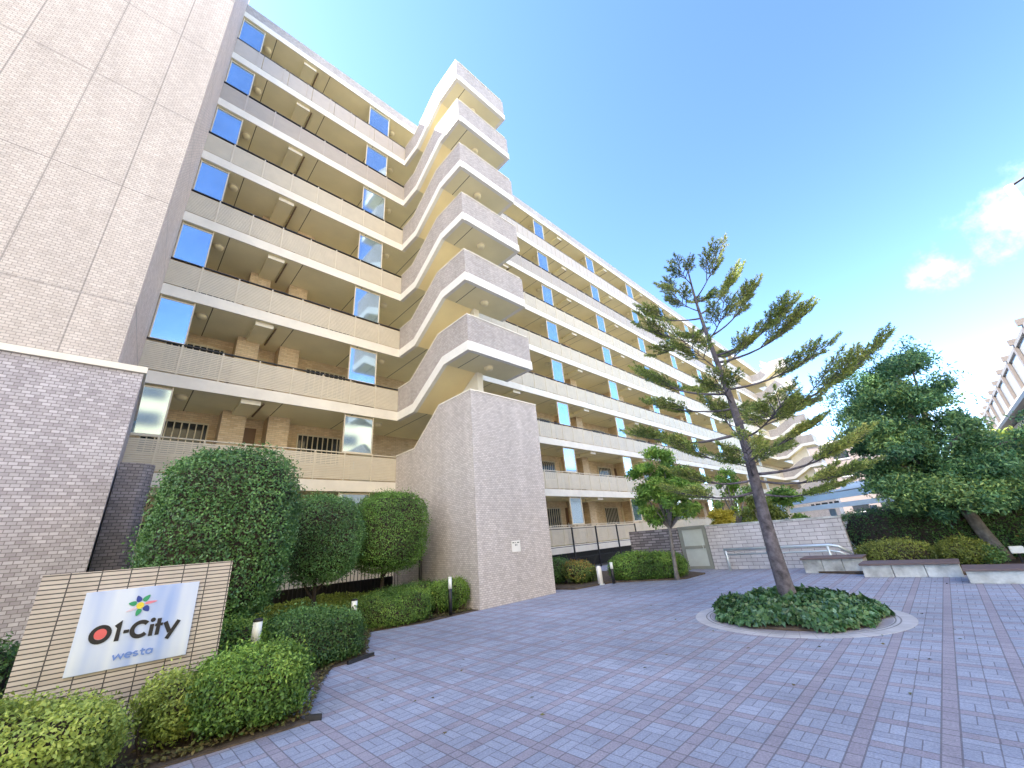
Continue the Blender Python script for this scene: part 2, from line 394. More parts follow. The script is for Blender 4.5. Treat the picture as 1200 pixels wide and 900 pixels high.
# ---- leaves
def unit(a): return a / np.maximum(np.linalg.norm(a, axis=1, keepdims=True), 1e-9)
def leaf_arrays(P, N, L, W, spread=.8, jit=.3, along=None, bend=.15):
    """diamond leaves at P whose faces look along N (jittered); returns verts (n,4,3)"""
    n = len(P)
    nn = unit(N + rng.normal(0, spread, (n, 3)))
    t = rng.normal(0, 1, (n, 3)) if along is None else along + rng.normal(0, jit, (n, 3))
    t = unit(t - nn * np.sum(t * nn, 1, keepdims=True)); b = np.cross(nn, t)
    l = (L * rng.uniform(.65, 1.25, n))[:, None]; w_ = (W * rng.uniform(.7, 1.2, n))[:, None]
    v = np.stack([P, P + t * l * .45 - b * w_ * .5 + nn * l * bend * .3, P + t * l - nn * l * bend, P + t * l * .45 + b * w_ * .5 + nn * l * bend * .3], 1)
    return v
def leaves_obj(name, chunks, mats, parent=None, extra=None):
    """chunks: list of (verts (n,4,3), rnd (n,), material index); extra: an MB joined in"""
    V = np.concatenate([c_[0].reshape(-1, 3) for c_ in chunks]); n = len(V) // 4
    R = np.concatenate([c_[1] for c_ in chunks]); MI = np.concatenate([np.full(len(c_[1]), c_[2]) for c_ in chunks])
    ev = np.array(extra.v, float).reshape(-1, 3) if extra else np.zeros((0, 3)); ef = extra.f if extra else []
    me = bpy.data.meshes.new(name)
    nv = len(V) + len(ev); me.vertices.add(nv)
    me.vertices.foreach_set('co', np.concatenate([V, ev]).astype(np.float32).ravel())
    loops = np.arange(4 * n); tots = np.full(n, 4)
    if ef:
        loops = np.concatenate([loops, np.array([i + 4 * n for f in ef for i in f])]); tots = np.concatenate([tots, [len(f) for f in ef]])
        MI = np.concatenate([MI, np.array(extra.m)]); R = np.concatenate([R, np.zeros(len(ef))])
    me.loops.add(len(loops)); me.loops.foreach_set('vertex_index', loops.astype(np.int32))
    me.polygons.add(len(tots)); me.polygons.foreach_set('loop_start', np.concatenate([[0], np.cumsum(tots)[:-1]]).astype(np.int32))
    for m in mats: me.materials.append(m)
    me.polygons.foreach_set('material_index', MI.astype(np.int32))
    at = me.attributes.new('rnd', 'FLOAT', 'FACE'); at.data.foreach_set('value', R.astype(np.float32))
    me.update(); me.validate()
    o = bpy.data.objects.new(name, me); COL.objects.link(o)
    if parent: attach(o, parent)
    return o
class Lump:
    def __init__(s, amp, freq):
        s.k = rng.normal(0, freq, (9, 3)); s.p = rng.uniform(0, 6.28, 9); s.a = amp
    def __call__(s, P): return s.a * np.sin(P @ s.k.T + s.p).mean(1) * 2.2
def superq(d, abc, p):
    q = np.abs(d / np.array(abc)); return np.power((q ** p).sum(1), -1 / p)
def shrub(center, abc, p, n, L, W, mats, lump=(.06, 3.), name='foliage', parent=None, zcut=None, depth=.10, core=.88, topyel=0., up=.0, spread=.8, label=None, rz=0.):
    """a clipped shrub: a superquadric skin of leaves over a dark twiggy core. mats = (leaf, core)"""
    c_ = np.array(center); lm = Lump(*lump)
    d = unit(rng.normal(0, 1, (n * 5, 3))); t = superq(d, abc, p)
    S0 = d * t[:, None]
    q = np.sign(S0) * np.abs(S0 / np.array(abc)) ** (p - 1) / np.array(abc); N = unit(q)
    wgt = t ** 2 / np.maximum((N * d).sum(1), .2); wgt /= wgt.sum()
    idx = rng.choice(len(d), n, replace=False, p=wgt)
    S0, N, d = S0[idx], N[idx], d[idx]
    lm2 = Lump(.028, 9.)
    S0 = S0 * (1 + (lm(S0) + lm2(S0)) / np.linalg.norm(S0, axis=1))[:, None]
    dep = rng.uniform(0, 1, n) ** 1.3 * depth * np.clip(1.1 - 14 * lm2(S0 * 1.4), .5, 1.9)
    S0 = S0 - N * dep[:, None] + N * (rng.uniform(0, 1, n) ** 9 * depth * 1.1)[:, None]
    if zcut is not None:
        k = S0[:, 2] + c_[2] > zcut; S0, N, dep = S0[k], N[k], dep[k]
    if rz:
        R = np.array([[math.cos(rz), math.sin(rz), 0], [-math.sin(rz), math.cos(rz), 0], [0, 0, 1]]); S0 = S0 @ R; N = N @ R
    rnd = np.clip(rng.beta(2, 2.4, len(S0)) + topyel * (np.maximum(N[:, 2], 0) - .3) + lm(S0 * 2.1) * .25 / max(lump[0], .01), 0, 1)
    nb = N.copy(); nb[:, 2] += up
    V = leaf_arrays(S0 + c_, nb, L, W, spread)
    # core
    mb = MB(); seg, rings = 28, 16
    dd = np.array([(math.sin(math.pi * i / rings) * math.cos(2 * math.pi * j / seg), math.sin(math.pi * i / rings) * math.sin(2 * math.pi * j / seg), math.cos(math.pi * i / rings)) for i in range(rings + 1) for j in range(seg)])
    pc = dd * (superq(dd, abc, p))[:, None]; pc = pc * (1 + lm(pc) / np.linalg.norm(pc, axis=1))[:, None]
    pc = pc * (1 - depth * (1 + (1 - core)) / np.linalg.norm(pc, axis=1))[:, None] 
    if rz: pc = pc @ R
    pc = pc + c_
    if zcut is not None: pc[:, 2] = np.maximum(pc[:, 2], zcut)
    mb.v = [tuple(x) for x in pc]
    mb.f = [(i * seg + j, (i + 1) * seg + j, (i + 1) * seg + (j + 1) % seg, i * seg + (j + 1) % seg) for i in range(rings) for j in range(seg)]; mb.m = [1] * len(mb.f)
    return leaves_obj(name, [(V, rnd, 0)], mats, parent, mb)
def clump_leaves(centers, radii, n_each, L, W, spread=1., up=.3, shell=.55):
    """leaves spread through flattened balls"""
    out, rr_ = [], []
    for c_, r_, in zip(centers, radii):
        n = int(n_each * (np.prod(r_) / np.prod(radii[0])) ** .66) if n_each > 0 else -n_each
        d = unit(rng.normal(0, 1, (n, 3))); rad = shell + (1 - shell) * rng.uniform(0, 1, n) ** .7
        rad *= 1 + .28 * np.sin(d @ rng.normal(0, 3, 3) + rng.uniform(0, 6))
        Pn = np.array(c_) + d * rad[:, None] * np.array(r_)
        Nn = d.copy(); Nn[:, 2] += up
        out.append(leaf_arrays(Pn, Nn, L, W, spread)); base = rng.normal(0, .19)
        rr_.append(np.clip(rng.beta(2, 2.2, n) + base, 0, 1))
    return np.concatenate(out), np.concatenate(rr_)

# ================================================================== GROUND
g = MB(); g.box(-900, 1500, -900, 900, -.6, -.02); struct(g.build('ground', asphalt))
g = MB(); g.prism([(-14, -5.2), (26, -5.2), (26, 13.2), (-14, 13.2)], 'z', -.02, 0); struct(g.build('plaza_paving', paver))
g = MB()
bed = [(-6, 5.22), (.74, 5.15), (1.80, 5.02), (1.72, 5.55), (2.75, 6.95), (3.42, 7.0), (3.42, 7.42), (4.3, 9.1), (5.4, 8.74), (6.995, 8.80), (6.995, 12.6), (-6, 12.6)]
g.prism(bed, 'z', .0, .014); struct(g.build('planting_bed', soil))
g = MB(); g.prism([(10.6, 8.55), (12.2, 8.3), (13.2, 6.25), (14.6, 6.2), (15.4, 7.4), (15.9, 9.0), (15.5, 12.6), (10.2, 12.6)], 'z', .0, .04); struct(g.build('planting_bed', soil))
g = MB(); g.prism([(14.7, 3.3), (15.9, 2.2), (30, 2.0), (30, -4.5), (12.9, -4.5), (13.0, -.6), (14.0, .1), (14.2, 1.95)], 'z', .0, .05)
struct(g.build('planting_bed', soil))
g = MB(); g.lathe([(0, -.01), (1.51, -.01), (1.51, .004), (0, .004)], (8.42, 2.29, 0), 72); struct(g.build('paved_ring', ring_m))
g = MB(); g.lathe([(0, 0), (1.12, 0), (1.10, .03), (.7, .06), (0, .08)], (8.42, 2.29, .004), 48); struct(g.build('tree_pit_soil', soil, smooth=True))

# ================================================================== APARTMENT BUILDING
YF = 13.3; YB = 15.46
FB = [None, .80, 3.49, 6.16, 8.86, 11.58, 14.30, 17.03, 19.77, 22.55]
XE = 74.0
bld = thing('apartment_building', 'long eight-storey tiled apartment building with open corridors and zigzag stair', 'apartment building', (0, 13.3, 0))
# blank tiled block at the left end
mb = MB(); mb.prism([(-16, 9.85), (-.60, 9.85), (-.60, 9.853), (-.60, 13.3), (-.60, 24), (-16, 24)], 'z', 5.22, 25.5); mb.build('tiled_wall', tile_up, bld)
mb = MB(); mb.prism([(-.598, 9.853), (-.42, 13.3), (-.42, 16), (-.598, 16)], 'z', 5.22, 25.4); mb.build('side_wall', tile_ret, bld)
mb = MB(); mb.prism([(-16, 9.80), (-.20, 9.80), (-.20, 13.25), (-16, 13.25)], 'z', 0, 5.10); mb.build('base_wall', tile_low, bld)
mb = MB(); mb.prism([(-16, 9.75), (-.16, 9.75), (-.16, 13.28), (-16, 13.28)], 'z', 5.10, 5.22); mb.build('ledge', cream, bld)
mb = MB(); mb.box(-.2, XE, YB + .2, 24, 0, 23.3); mb.build('rear_block', tile_brown, bld)
mb = MB(); mb.box(XE, XE + .3, YF, 24, 0, 23.4); mb.build('end_wall', tile_up, bld)
# roof
mb = MB(); mb.box(-.42, XE, YF + .02, 24, FB[9] + .0, FB[9] + .42, 0); roof = mb.build('roof', ceil_m, bld)
mb = MB(); mb.box(-.42, XE, YF - .03, YF + .018, FB[9] - .01, FB[9] + .30); mb.build('fascia', cream, roof)
mb = MB(); mb.box(-.42, XE, YF - .028, YF + .018, FB[9] + .302, FB[9] + .84); mb.box(-.42, XE, YF + .019, YF + .2, FB[9] + .43, FB[9] + .84); mb.build('roof_parapet', tile_par, roof)
SX0, SX1 = 7.0, 9.9
panel_edges = [(-.66, .40), (5.04, 6.10)] + [(17.0 + 6.1 * i, 18.0 + 6.1 * i) for i in range(9)]
for k in range(1, 9):
    zb = FB[k]; zt = zb + .34; ztop = zb + 1.28; zc = FB[k + 1]
    sl = MB().box(-.42, XE, YF + .02, YB + .1, zb, zt).build('floor_slab', ceil_m, bld)
    fa = MB()
    for x0, x1 in ((-.42, SX0), (SX1, XE)):
        fa.box(x0, x1, YF - .03, YF + .02, zb - .01, zt)
    fa.build('fascia', cream, sl)
    wl = MB().box(-.42, XE, YB, YB + .2, zt, zc); wall = wl.build('corridor_wall', tile_brown, bld)
    # tiled piers either side of each meter recess
    if k <= 5:
        for x0 in [1.75] + [13.2 + 6.1 * i for i in range(5)]:
            for dx_ in (0, 1.30): MB().box(x0 + dx_, x0 + dx_ + .66, 14.8, YB - .002, zt + .002, zc - .002).build('pier', tile_brown, wall)
    # railings
    for x0, x1 in ((-.42, SX0), (SX1, XE)):
        r_ = MB()
        if k == 8:
            x = x0
            while x < x1 - .05:
                x2 = min(x + .96, x1); r_.box(x + .008, x2 - .008, YF - .005, YF + .02, zt + .05, ztop - .04); x = x2
        else:
            ns = 15
            for i in range(ns):
                z = zt + .05 + (ztop - .08 - zt - .05) * i / ns
                r_.box(x0, x1, YF - .005, YF + .012, z, z + .043)
        x = .35 if x0 < 0 else x0 + .5
        while x < x1 - .02:
            r_.box(x - .02, x + .02, YF - .022, YF + .03, zt, ztop - .03); x += .955
        rail = r_.build('railing', rail_m if k < 7 else panel_m, bld)
        h = MB(); h.box(x0, x1, YF - .02, YF + .045, ztop - .03, ztop)
        h.build('handrail', dark if k > 2 else rail_m, rail)
    # wind screens of frosted glass
    for (x0, x1) in panel_edges:
        if x1 > 60: continue
        xx0 = max(x0, -.40)
        p_ = MB().box(xx0 + .03, x1 - .03, YF + .085, YF + .10, ztop + .06, zc - .09).build('glass_screen', screen_m, bld)
        f = MB()
        f.box(xx0, xx0 + .035, YF + .06, YF + .12, ztop - .02, zc - .0); f.box(x1 - .035, x1, YF + .06, YF + .12, zt, zc - .0)
        f.box(xx0 + .035, x1 - .035, YF + .07, YF + .115, zc - .09, zc - .05); f.box(xx0 + .035, x1 - .035, YF + .07, YF + .115, ztop + .02, ztop + .06)
        f.build('frame', rail_m, p_)
    # ceiling things
    for x in [.62, 6.55] + [11.3 + 6.1 * i for i in range(7)]:
        l_ = MB().lathe([(.14, 0), (.15, -.03), (.13, -.09), (.08, -.12), (0.01, -.125)], (x, 14.0, zc), 16).build('ceiling_lamp', lamp_m, bld, True)
        MB().lathe([(.17, -.0), (.17, -.02), (.10, -.021)], (x, 14.0, zc), 16).build('base_plate', rail_m, l_)
    for x in [1.98] + [13.6 + 6.1 * i for i in range(6)]:
        d_ = MB().box(x, x + .50, 13.47, 14.79, zc - .13, zc - .002).build('ceiling_duct', ceil_m, bld)
        MB().box(x - .01, x + .51, 13.44, 13.468, zc - .14, zc - .005).build('duct_cap', cream, d_)
        MB().tube([(x + .60, 13.5, zc - .06), (x + .60, 14.9, zc - .06)], .028, 8).build('drain_pipe', pipe_m, d_)
# doors and windows of the flats on the lower storeys
for k in (1, 2, 3, 4):
    zt = FB[k] + .34; zc = FB[k + 1]
    for i, x in enumerate([.0, 4.2] + [11.0 + 6.1 * j for j in range(6)]):
        wdw = MB().box(x, x + 1.5, YB - .03, YB - .005, zt + .95, zt + 1.95).build('window', glass_dark, bld)
        fr = MB()
        for a_, b_ in ((x - .04, x), (x + 1.5, x + 1.54)): fr.box(a_, b_, YB - .06, YB - .002, zt + .9, zt + 2.0)
        fr.box(x, x + 1.5, YB - .06, YB - .002, zt + .9, zt + .95); fr.box(x, x + 1.5, YB - .06, YB - .002, zt + 1.95, zt + 2.0)
        for j in range(8): fr.box(x + .12 + j * .18, x + .15 + j * .18, YB - .09, YB - .061, zt + .9, zt + 2.0)
        fr.build('frame', rail_m, wdw)
        d_ = MB().box(x + 2.0, x + 2.85, YB - .05, YB - .004, zt, zt + 2.0).build('door', cdoor_m if (i + k) % 2 else door_m, bld)
        MB().box(x + 2.08, x + 2.12, YB - .09, YB - .052, zt + .85, zt + 1.15).build('handle', galv, d_)
# stairs: half landings that jut out of the facade
def side_profile(zf, zl, off0=0., dz=0.):
    """(y,z) polyline of the stair edge from facade to the front of the landing"""
    return [(YF - .02, zf + dz), (12.0, zf + dz), (10.1, zl + dz), (8.75, zl + dz)]
def stair(X0, X1, k0, k1, base_top=True):
    for k in range(k0, k1 + 1):
        zf = FB[k] - .01; zl = zf + 1.13
        lo = side_profile(zf, zl); mid = side_profile(zf, zl, dz=.33); hi = side_profile(zf, zl, dz=1.31)
        lo[1] = (12.05, zf); mid[1] = (12.12, zf + .33); hi[1] = (12.35, zf + 1.31); hi[2] = (10.45, zl + 1.31); mid[2] = (10.2, zl + .33)
        par = MB()
        par.prism(mid + hi[::-1], 'x', X0, X0 + .14)
        par.box(X0 + .14, X1 - .14, 8.75, 8.89, zl + .33, zl + 1.31)
        par.prism([(8.75, zl + .33), (10.1, zl + .33), (12.0, zl + 1.9), (12.0, zl + 2.88), (10.3, zl + 1.31), (8.75, zl + 1.31)], 'x', X1 - .14, X1)
        P_ = par.build('stair_parapet', tile_par, bld)
        fa = MB()
        fa.prism(lo + mid[::-1], 'x', X0 - .025, X0 + .12)
        fa.box(X0 + .12, X1 - .12, 8.725, 8.87, zl, zl + .33)
        fa.prism([(8.725, zl), (10.1, zl), (12.0, zl + 1.57), (12.0, zl + 1.9), (10.1, zl + .33), (8.725, zl + .33)], 'x', X1 - .12, X1 + .025)
        fa.build('fascia', white_p, P_)
        cp = MB(); ch = side_profile(0, 0)
        cp.prism([(y, z + .0) for y, z in hi] + [(y, z + .035) for y, z in hi[::-1]], 'x', X0 - .02, X0 + .16)
        cp.box(X0 + .16, X1 - .12, 8.73, 8.91, zl + 1.31, zl + 1.345)
        cp.build('coping', cream, P_)
        # slab: landing and two flights
        MB().box(X0 + .12, X1 - .12, 8.87, 10.1, zl + .01, zl + .2).build('landing', ceil_m, bld)
        fl = MB(); fl.prism([(12.05, zf + .012), (12.05, zf + .30), (10.1, zl + .2), (10.1, zl + .012)], 'x', X0 + .12, X0 + 1.38)
        fl.prism([(10.1, zl + .012), (12.0, zl + 1.57), (12.0, zl + 1.85), (10.1, zl + .2)], 'x', X0 + 1.52, X1 - .12)
        fl.build('stair_flight', yellow_p, bld)
        MB().box(X0 + .12, X1, 12.05, YF + .02, zf + .012, zf + .32).build('stair_bridge', ceil_m, bld)
        l_ = MB().lathe([(.15, 0), (.16, -.03), (.14, -.10), (.08, -.13), (.01, -.135)], (X0 + 1.42, 9.45, zl + .01), 18).build('landing_lamp', lamp_m, bld, True)
        MB().lathe([(.18, 0), (.18, -.02), (.1, -.021)], (X0 + 1.42, 9.45, zl + .01), 18).build('base_plate', rail_m, l_)
stair(SX0, SX1, 3, 8)
stair(62.5, 65.4, 3, 8)
for X0, X1 in ((SX0, SX1), (62.5, 65.4)):
    z2 = 3.48; zl = 5.90
    w_ = MB(); prof = [(YF - .02, 0), (8.75, 0), (8.75, zl), (10.44, zl), (12.0, 4.77), (YF - .02, 4.77)]
    w_.prism(prof, 'x', X0, X0 + .16); w_.box(X0 + .16, X1 - .15, 8.75, 8.91, 0, zl); w_.box(X1 - .15, X1, 8.75, 12.6, 0, zl)
    T = w_.build('stair_base_wall', tile_tower, bld)
    cp = MB(); hp = prof[2:]
    cp.prism(hp + [(y, z + .04) for y, z in hp[::-1]], 'x', X0 - .02, X0 + .18); cp.box(X0 + .18, X1, 8.73, 8.93, zl, zl + .04)
    cp.build('coping', cream, T)
    MB().box(X0 + 1.35, X0 + 1.6, 10.0, 12.0, 4.5, 22.0).build('stair_core', cream, bld)
MB().tube([(6.93, 11.45, .1), (6.93, 11.45, 1.9)], .05, 8).build('vent_pipe', dark, bld)
# undercroft: near-black wall standing in for the shade under the slab
MB().box(-.2, XE, 14.4, 14.5, 0, .8).build('undercroft_shade_wall', dark, bld)

# notice on the stair tower
nb = thing('wall_notice', 'small white notice fixed to the front of the tiled stair tower', 'notice', (8.4, 8.74, 1.4))
MB().box(8.23, 8.57, 8.735, 8.746, 1.24, 1.54).build('board', white_p, nb)
tx = MB()
for x0, x1, z in ((8.26, 8.33, 1.475), (8.36, 8.385, 1.475), (8.44, 8.53, 1.475), (8.36, 8.38, 1.40), (8.42, 8.44, 1.40)): tx.box(x0, x1, 8.732, 8.7345, z, z + (.022 if z > 1.45 else .05))
tx.build('lettering', black_p, nb)

# low curved garden wall between the base block and the hedges
gw = MB()
arc = [(-.18, 10.4)] + [(.10 + .24 * math.sin(a_), 10.64 - .24 * math.cos(a_)) for a_ in np.linspace(0, math.pi / 2, 7)] + [(.34, 12.4), (-.18, 12.4)]
gw.prism(arc, 'z', 0, 3.5)
tag(gw.build('garden_wall', tile_garden), 'dark brown tiled garden wall with rounded corner beside the tall blank wall', 'garden wall')

# ================================================================== SIGN
YS = 6.3
sg = thing('sign_wall', 'beige tiled sign wall carrying the metal plate reading O1-City westa', 'sign', (.37, YS + .2, 0))
MB().box(-.42, 1.15, YS, YS + .38, 0, 1.57).build('tiled_block', tile_sign, sg)
MB().box(-.075, .85, YS - .022, YS - .001, .645, 1.372).build('sign_plate', plate, sg, bev=.003)
mk_red = plain('sign_red', (.72, .13, .12), .5, var=.03); mk_blue = plain('sign_blue', (.16, .27, .62), .45, var=.03)
mk_green = plain('sign_green', (.03, .30, .13), .45, var=.03); mk_navy = plain('sign_navy', (.02, .05, .27), .45, var=.03)
mk_yel = plain('sign_yellow', (.80, .62, .05), .45, var=.03); mk_pink = plain('sign_pink', (.72, .22, .30), .45, var=.03)
mk_pale = plain('sign_pale_pink', (.70, .55, .64), .45, var=.03)
SIGN_PARTS = sg
def stroke(mb, pts, wd, lift=0., closed=False, th=.006):
    pts = [Vector((p[0], p[1])) for p in pts]; n = len(pts); Lp, Rp = [], []
    for i in range(n):
        if closed: d0 = pts[i] - pts[i - 1]; d1 = pts[(i + 1) % n] - pts[i]
        else: d0 = pts[i] - pts[i - 1] if i else pts[1] - pts[0]; d1 = pts[i + 1] - pts[i] if i < n - 1 else d0
        n0 = Vector((-d0.y, d0.x)).normalized(); n1 = Vector((-d1.y, d1.x)).normalized()
        m_ = (n0 + n1).normalized(); s_ = wd / 2 / max(m_.dot(n0), .5)
        Lp.append(pts[i] + m_ * s_); Rp.append(pts[i] - m_ * s_)
    y1 = YS - .0235 - lift; y0 = y1 - th
    rng_ = range(n if closed else n - 1)
    for i in rng_:
        j = (i + 1) % n; k = len(mb.v)
        q = [Lp[i], Lp[j], Rp[j], Rp[i]]
        mb.v += [(p.x, y0, p.y) for p in q] + [(p.x, y1, p.y) for p in q]
        mb.f += [(k, k + 1, k + 2, k + 3), (k, k + 4, k + 5, k + 1), (k + 2, k + 6, k + 7, k + 3)]; mb.m += [0] * 3
        if not closed and i == 0: mb.f.append((k, k + 3, k + 7, k + 4)); mb.m.append(0)
        if not closed and i == n - 2: mb.f.append((k + 1, k + 5, k + 6, k + 2)); mb.m.append(0)
def disc(mb, c_, rx, rz_, lift=0., rot=0., seg=28, th=.006):
    y0 = YS - .0235 - lift - th
    po = []
    for i in range(seg):
        t_ = 2 * math.pi * i / seg; a_, b_ = rx * math.cos(t_), rz_ * math.sin(t_)
        po.append((c_[0] + a_ * math.cos(rot) - b_ * math.sin(rot), c_[1] + a_ * math.sin(rot) + b_ * math.cos(rot)))
    mb.prism(po, 'y', y0, y0 + th)
def arcpts(c_, rx, rz_, a0, a1, n=24): return [(c_[0] + rx * math.cos(a_), c_[1] + rz_ * math.sin(a_)) for a_ in np.linspace(math.radians(a0), math.radians(a1), n)]
def letter(mb, mat): return mb.build('letter', mat, SIGN_PARTS)
o_ = MB(); stroke(o_, arcpts((.110, .973), .065, .066, 0, 345, 24), .036, closed=True); letter(o_, black_p)
o_ = MB(); disc(o_, (.110, .976), .047, .047, .002); o_.build('red_dot', mk_red, sg)
o_ = MB(); stroke(o_, [(.215, 1.02), (.2415, 1.043), (.2415, .89)], .036); letter(o_, black_p)
o_ = MB(); stroke(o_, [(.282, .966), (.325, .966)], .030); letter(o_, black_p)
o_ = MB(); stroke(o_, arcpts((.412, .968), .064, .066, 42, 318, 24), .037); letter(o_, black_p)
o_ = MB(); stroke(o_, [(.503, .888), (.503, .998)], .034); disc(o_, (.503, 1.038), .0205, .0205); letter(o_, black_p)
o_ = MB(); stroke(o_, [(.557, .888), (.557, 1.045)], .034); stroke(o_, [(.528, .985), (.592, .985)], .027, .001); letter(o_, black_p)
o_ = MB(); stroke(o_, [(.612, 1.0), (.662, .897)], .036); stroke(o_, [(.728, 1.0), (.648, .835)], .036, .001); letter(o_, black_p)
# westa
def wl(paths, wd=.0135):
    m_ = MB()
    for i, p_ in enumerate(paths): stroke(m_, p_, wd, .001 * i)
    letter(m_, mk_blue)
z0 = .727; xh = .040
wl([[(.247, z0 + xh), (.262, z0), (.286, z0 + xh * .9), (.310, z0), (.326, z0 + xh)]])
wl([[(.340, z0 + .021), (.388, z0 + .021)], arcpts((.364, z0 + .02), .024, .0215, 0, 310, 18)])
wl([[(.432, z0 + xh * .92), (.415, z0 + xh), (.402, z0 + xh * .75), (.410, z0 + xh * .55), (.430, z0 + xh * .42), (.437, z0 + xh * .22), (.425, z0), (.402, z0 + .003)]])
wl([[(.468, z0 + .058), (.468, z0 + .008), (.478, z0), (.490, z0)], [(.452, z0 + xh * .95), (.491, z0 + xh * .95)]])
wl([arcpts((.524, z0 + .02), .022, .0215, 20, 340, 18), [(.5475, z0 + xh + .002), (.5475, z0 - .002)]])
# flower emblem
for c_, rx, rz_, rot, mt in (((.408, 1.262), .036, .022, .9, mk_green), ((.344, 1.262), .034, .021, 2.0, mk_navy), ((.302, 1.222), .033, .021, 3.0, mk_green),
                             ((.362, 1.130), .034, .021, 4.4, mk_green), ((.424, 1.157), .034, .024, 5.4, mk_navy), ((.452, 1.216), .050, .013, .12, mk_pink), ((.306, 1.166), .046, .011, 3.5, mk_pale)):
    po = MB(); y0 = YS - .0295; pts = []
    for i in range(16):
        t_ = 2 * math.pi * i / 16; a_ = rx * math.cos(t_); b_ = rz_ * math.sin(t_) * (1 - .45 * math.cos(t_))
        pts.append((c_[0] + a_ * math.cos(rot) - b_ * math.sin(rot), c_[1] + a_ * math.sin(rot) + b_ * math.cos(rot)))
    po.prism(pts, 'y', y0, y0 + .006); po.build('petal', mt, sg)
o_ = MB(); disc(o_, (.366, 1.195), .031, .031, .0015); o_.build('flower_centre', mk_yel, sg)

# ================================================================== BOLLARD LIGHTS
def bollard(x, y, h, label, r_=.055):
    t_ = thing('bollard_light', label, 'bollard light', (x, y, 0), 'bollard lights along the planting beds')
    MB().lathe([(r_, 0), (r_, h * .68), (r_ * .8, h * .68 + .004)], (x, y, .02), 20).build('post', black_p, t_, True)
    MB().lathe([(r_ * .98, h * .685), (r_ * .98, h * .955)], (x, y, .02), 20).build('lamp_tube', lampw, t_, True)
    MB().lathe([(r_ * 1.02, h * .956), (r_ * 1.02, h * .985), (r_ * .7, h)], (x, y, .02), 20).build('cap', dark if r_ > .05 else lampw, t_)
lampw = plain('white_lamp_tube', (.80, .82, .76), .4, var=.03)
bollard(1.60, 6.62, .83, 'bollard light with white head and black base behind the bright corner hedge')
bollard(3.62, 8.35, .72, 'bollard light half hidden behind the dark green hedge, only its white head showing')
bollard(6.19, 8.86, .82, 'slim bollard light on a full black post at the foot of the stair tower', .045)
bollard(11.95, 8.05, .62, 'slim black bollard light with white head beside the bright rounded hedge before the block wall', .05)
t_ = thing('white_bollard', 'short white round-topped post on the bed edge right of the stair tower', 'post', (11.75, 8.42, 0))
MB().lathe([(.085, 0), (.085, .46), (.07, .53), (.03, .56)], (11.75, 8.42, .0), 20).build('post', white_p, t_, True)
MB().lathe([(.12, 0), (.12, .03), (.09, .035)], (11.75, 8.42, .0), 20).build('base_plate', galv, t_)
t_ = thing('spotlight', 'small white box spotlight in the bed at the foot of the leaning trunk', 'spotlight', (16.1, -.86, 0))
MB().tube([(16.1, -.86, .0), (16.1, -.86, .28)], .025, 8).build('stake', dark, t_)
MB().box(15.98, 16.18, -.98, -.74, .26, .42).build('lamp_head', white_p, t_, bev=.015)

# ================================================================== TOPIARY TREES
def trunk_mb(base, top, r0, r1, forks=(), sides=9, wob=.02):
    m_ = MB(); b = Vector(base); t_ = Vector(top); pts = []; rad = []
    for i in range(7):
        f = i / 6; pts.append(b.lerp(t_, f) + Vector((random.uniform(-wob, wob), random.uniform(-wob, wob), 0)) * (1 if 0 < i else 0)); rad.append(r0 + (r1 - r0) * f + (.5 * r0 if i == 0 else 0) * .6)
    m_.tube(pts, rad, sides)
    for p0, p1, a_, c_ in forks:
        p0, p1 = Vector(p0), Vector(p1); mid = p0.lerp(p1, .5) + Vector((0, 0, -.04)); m_.tube([p0, mid, p1], [a_, (a_ + c_) / 2, c_], 7)
    return m_
def topiary(label, c_, abc, p, n, leaf, mat, trunk, forks, lump):
    t_ = thing('topiary_tree', label, 'clipped tree', (trunk[0][0], trunk[0][1], 0), 'clipped topiary trees before the corridors')
    shrub(c_, abc, p, n, leaf, leaf * .55, (mat, twig_m), lump, 'crown', t_, depth=.14)
    trunk_mb(*trunk, .055, .04, forks).build('trunk', twig_m, t_, True)
topiary('largest clipped dome tree, dark green, rising behind the right end of the sign wall', (1.36, 8.75, 2.05), (1.06, 1.0, 1.42), 3.0, 46500, 0.0520, lf_top,
        ((1.5, 8.75, 0), (1.45, 8.75, 1.2)), [((1.47, 8.75, .5), (1.9, 8.6, 1.0), .03, .02), ((1.47, 8.75, .6), (1.0, 8.7, 1.1), .03, .02)], (.10, 2.2))
topiary('middle clipped round tree on a forked thin trunk between the two other clipped trees', (3.74, 10.5, 1.98), (.86, .82, .98), 2.5, 26350, 0.0480, lf_top,
        ((3.55, 10.5, 0), (3.6, 10.5, 1.2)), [((3.54, 10.5, .7), (3.25, 10.45, 1.2), .03, .022), ((3.55, 10.5, .75), (3.95, 10.45, 1.25), .03, .022)], (.08, 2.6))
topiary('clipped barrel-shaped tree, brightest green, nearest to the stair tower', (5.47, 10.7, 2.08), (.98, .92, 1.02), 3.0, 29450, 0.0464, lf_top2,
        ((5.32, 10.7, 0), (5.35, 10.7, 1.3)), [((5.33, 10.7, .9), (5.6, 10.7, 1.3), .03, .02)], (.06, 2.4))

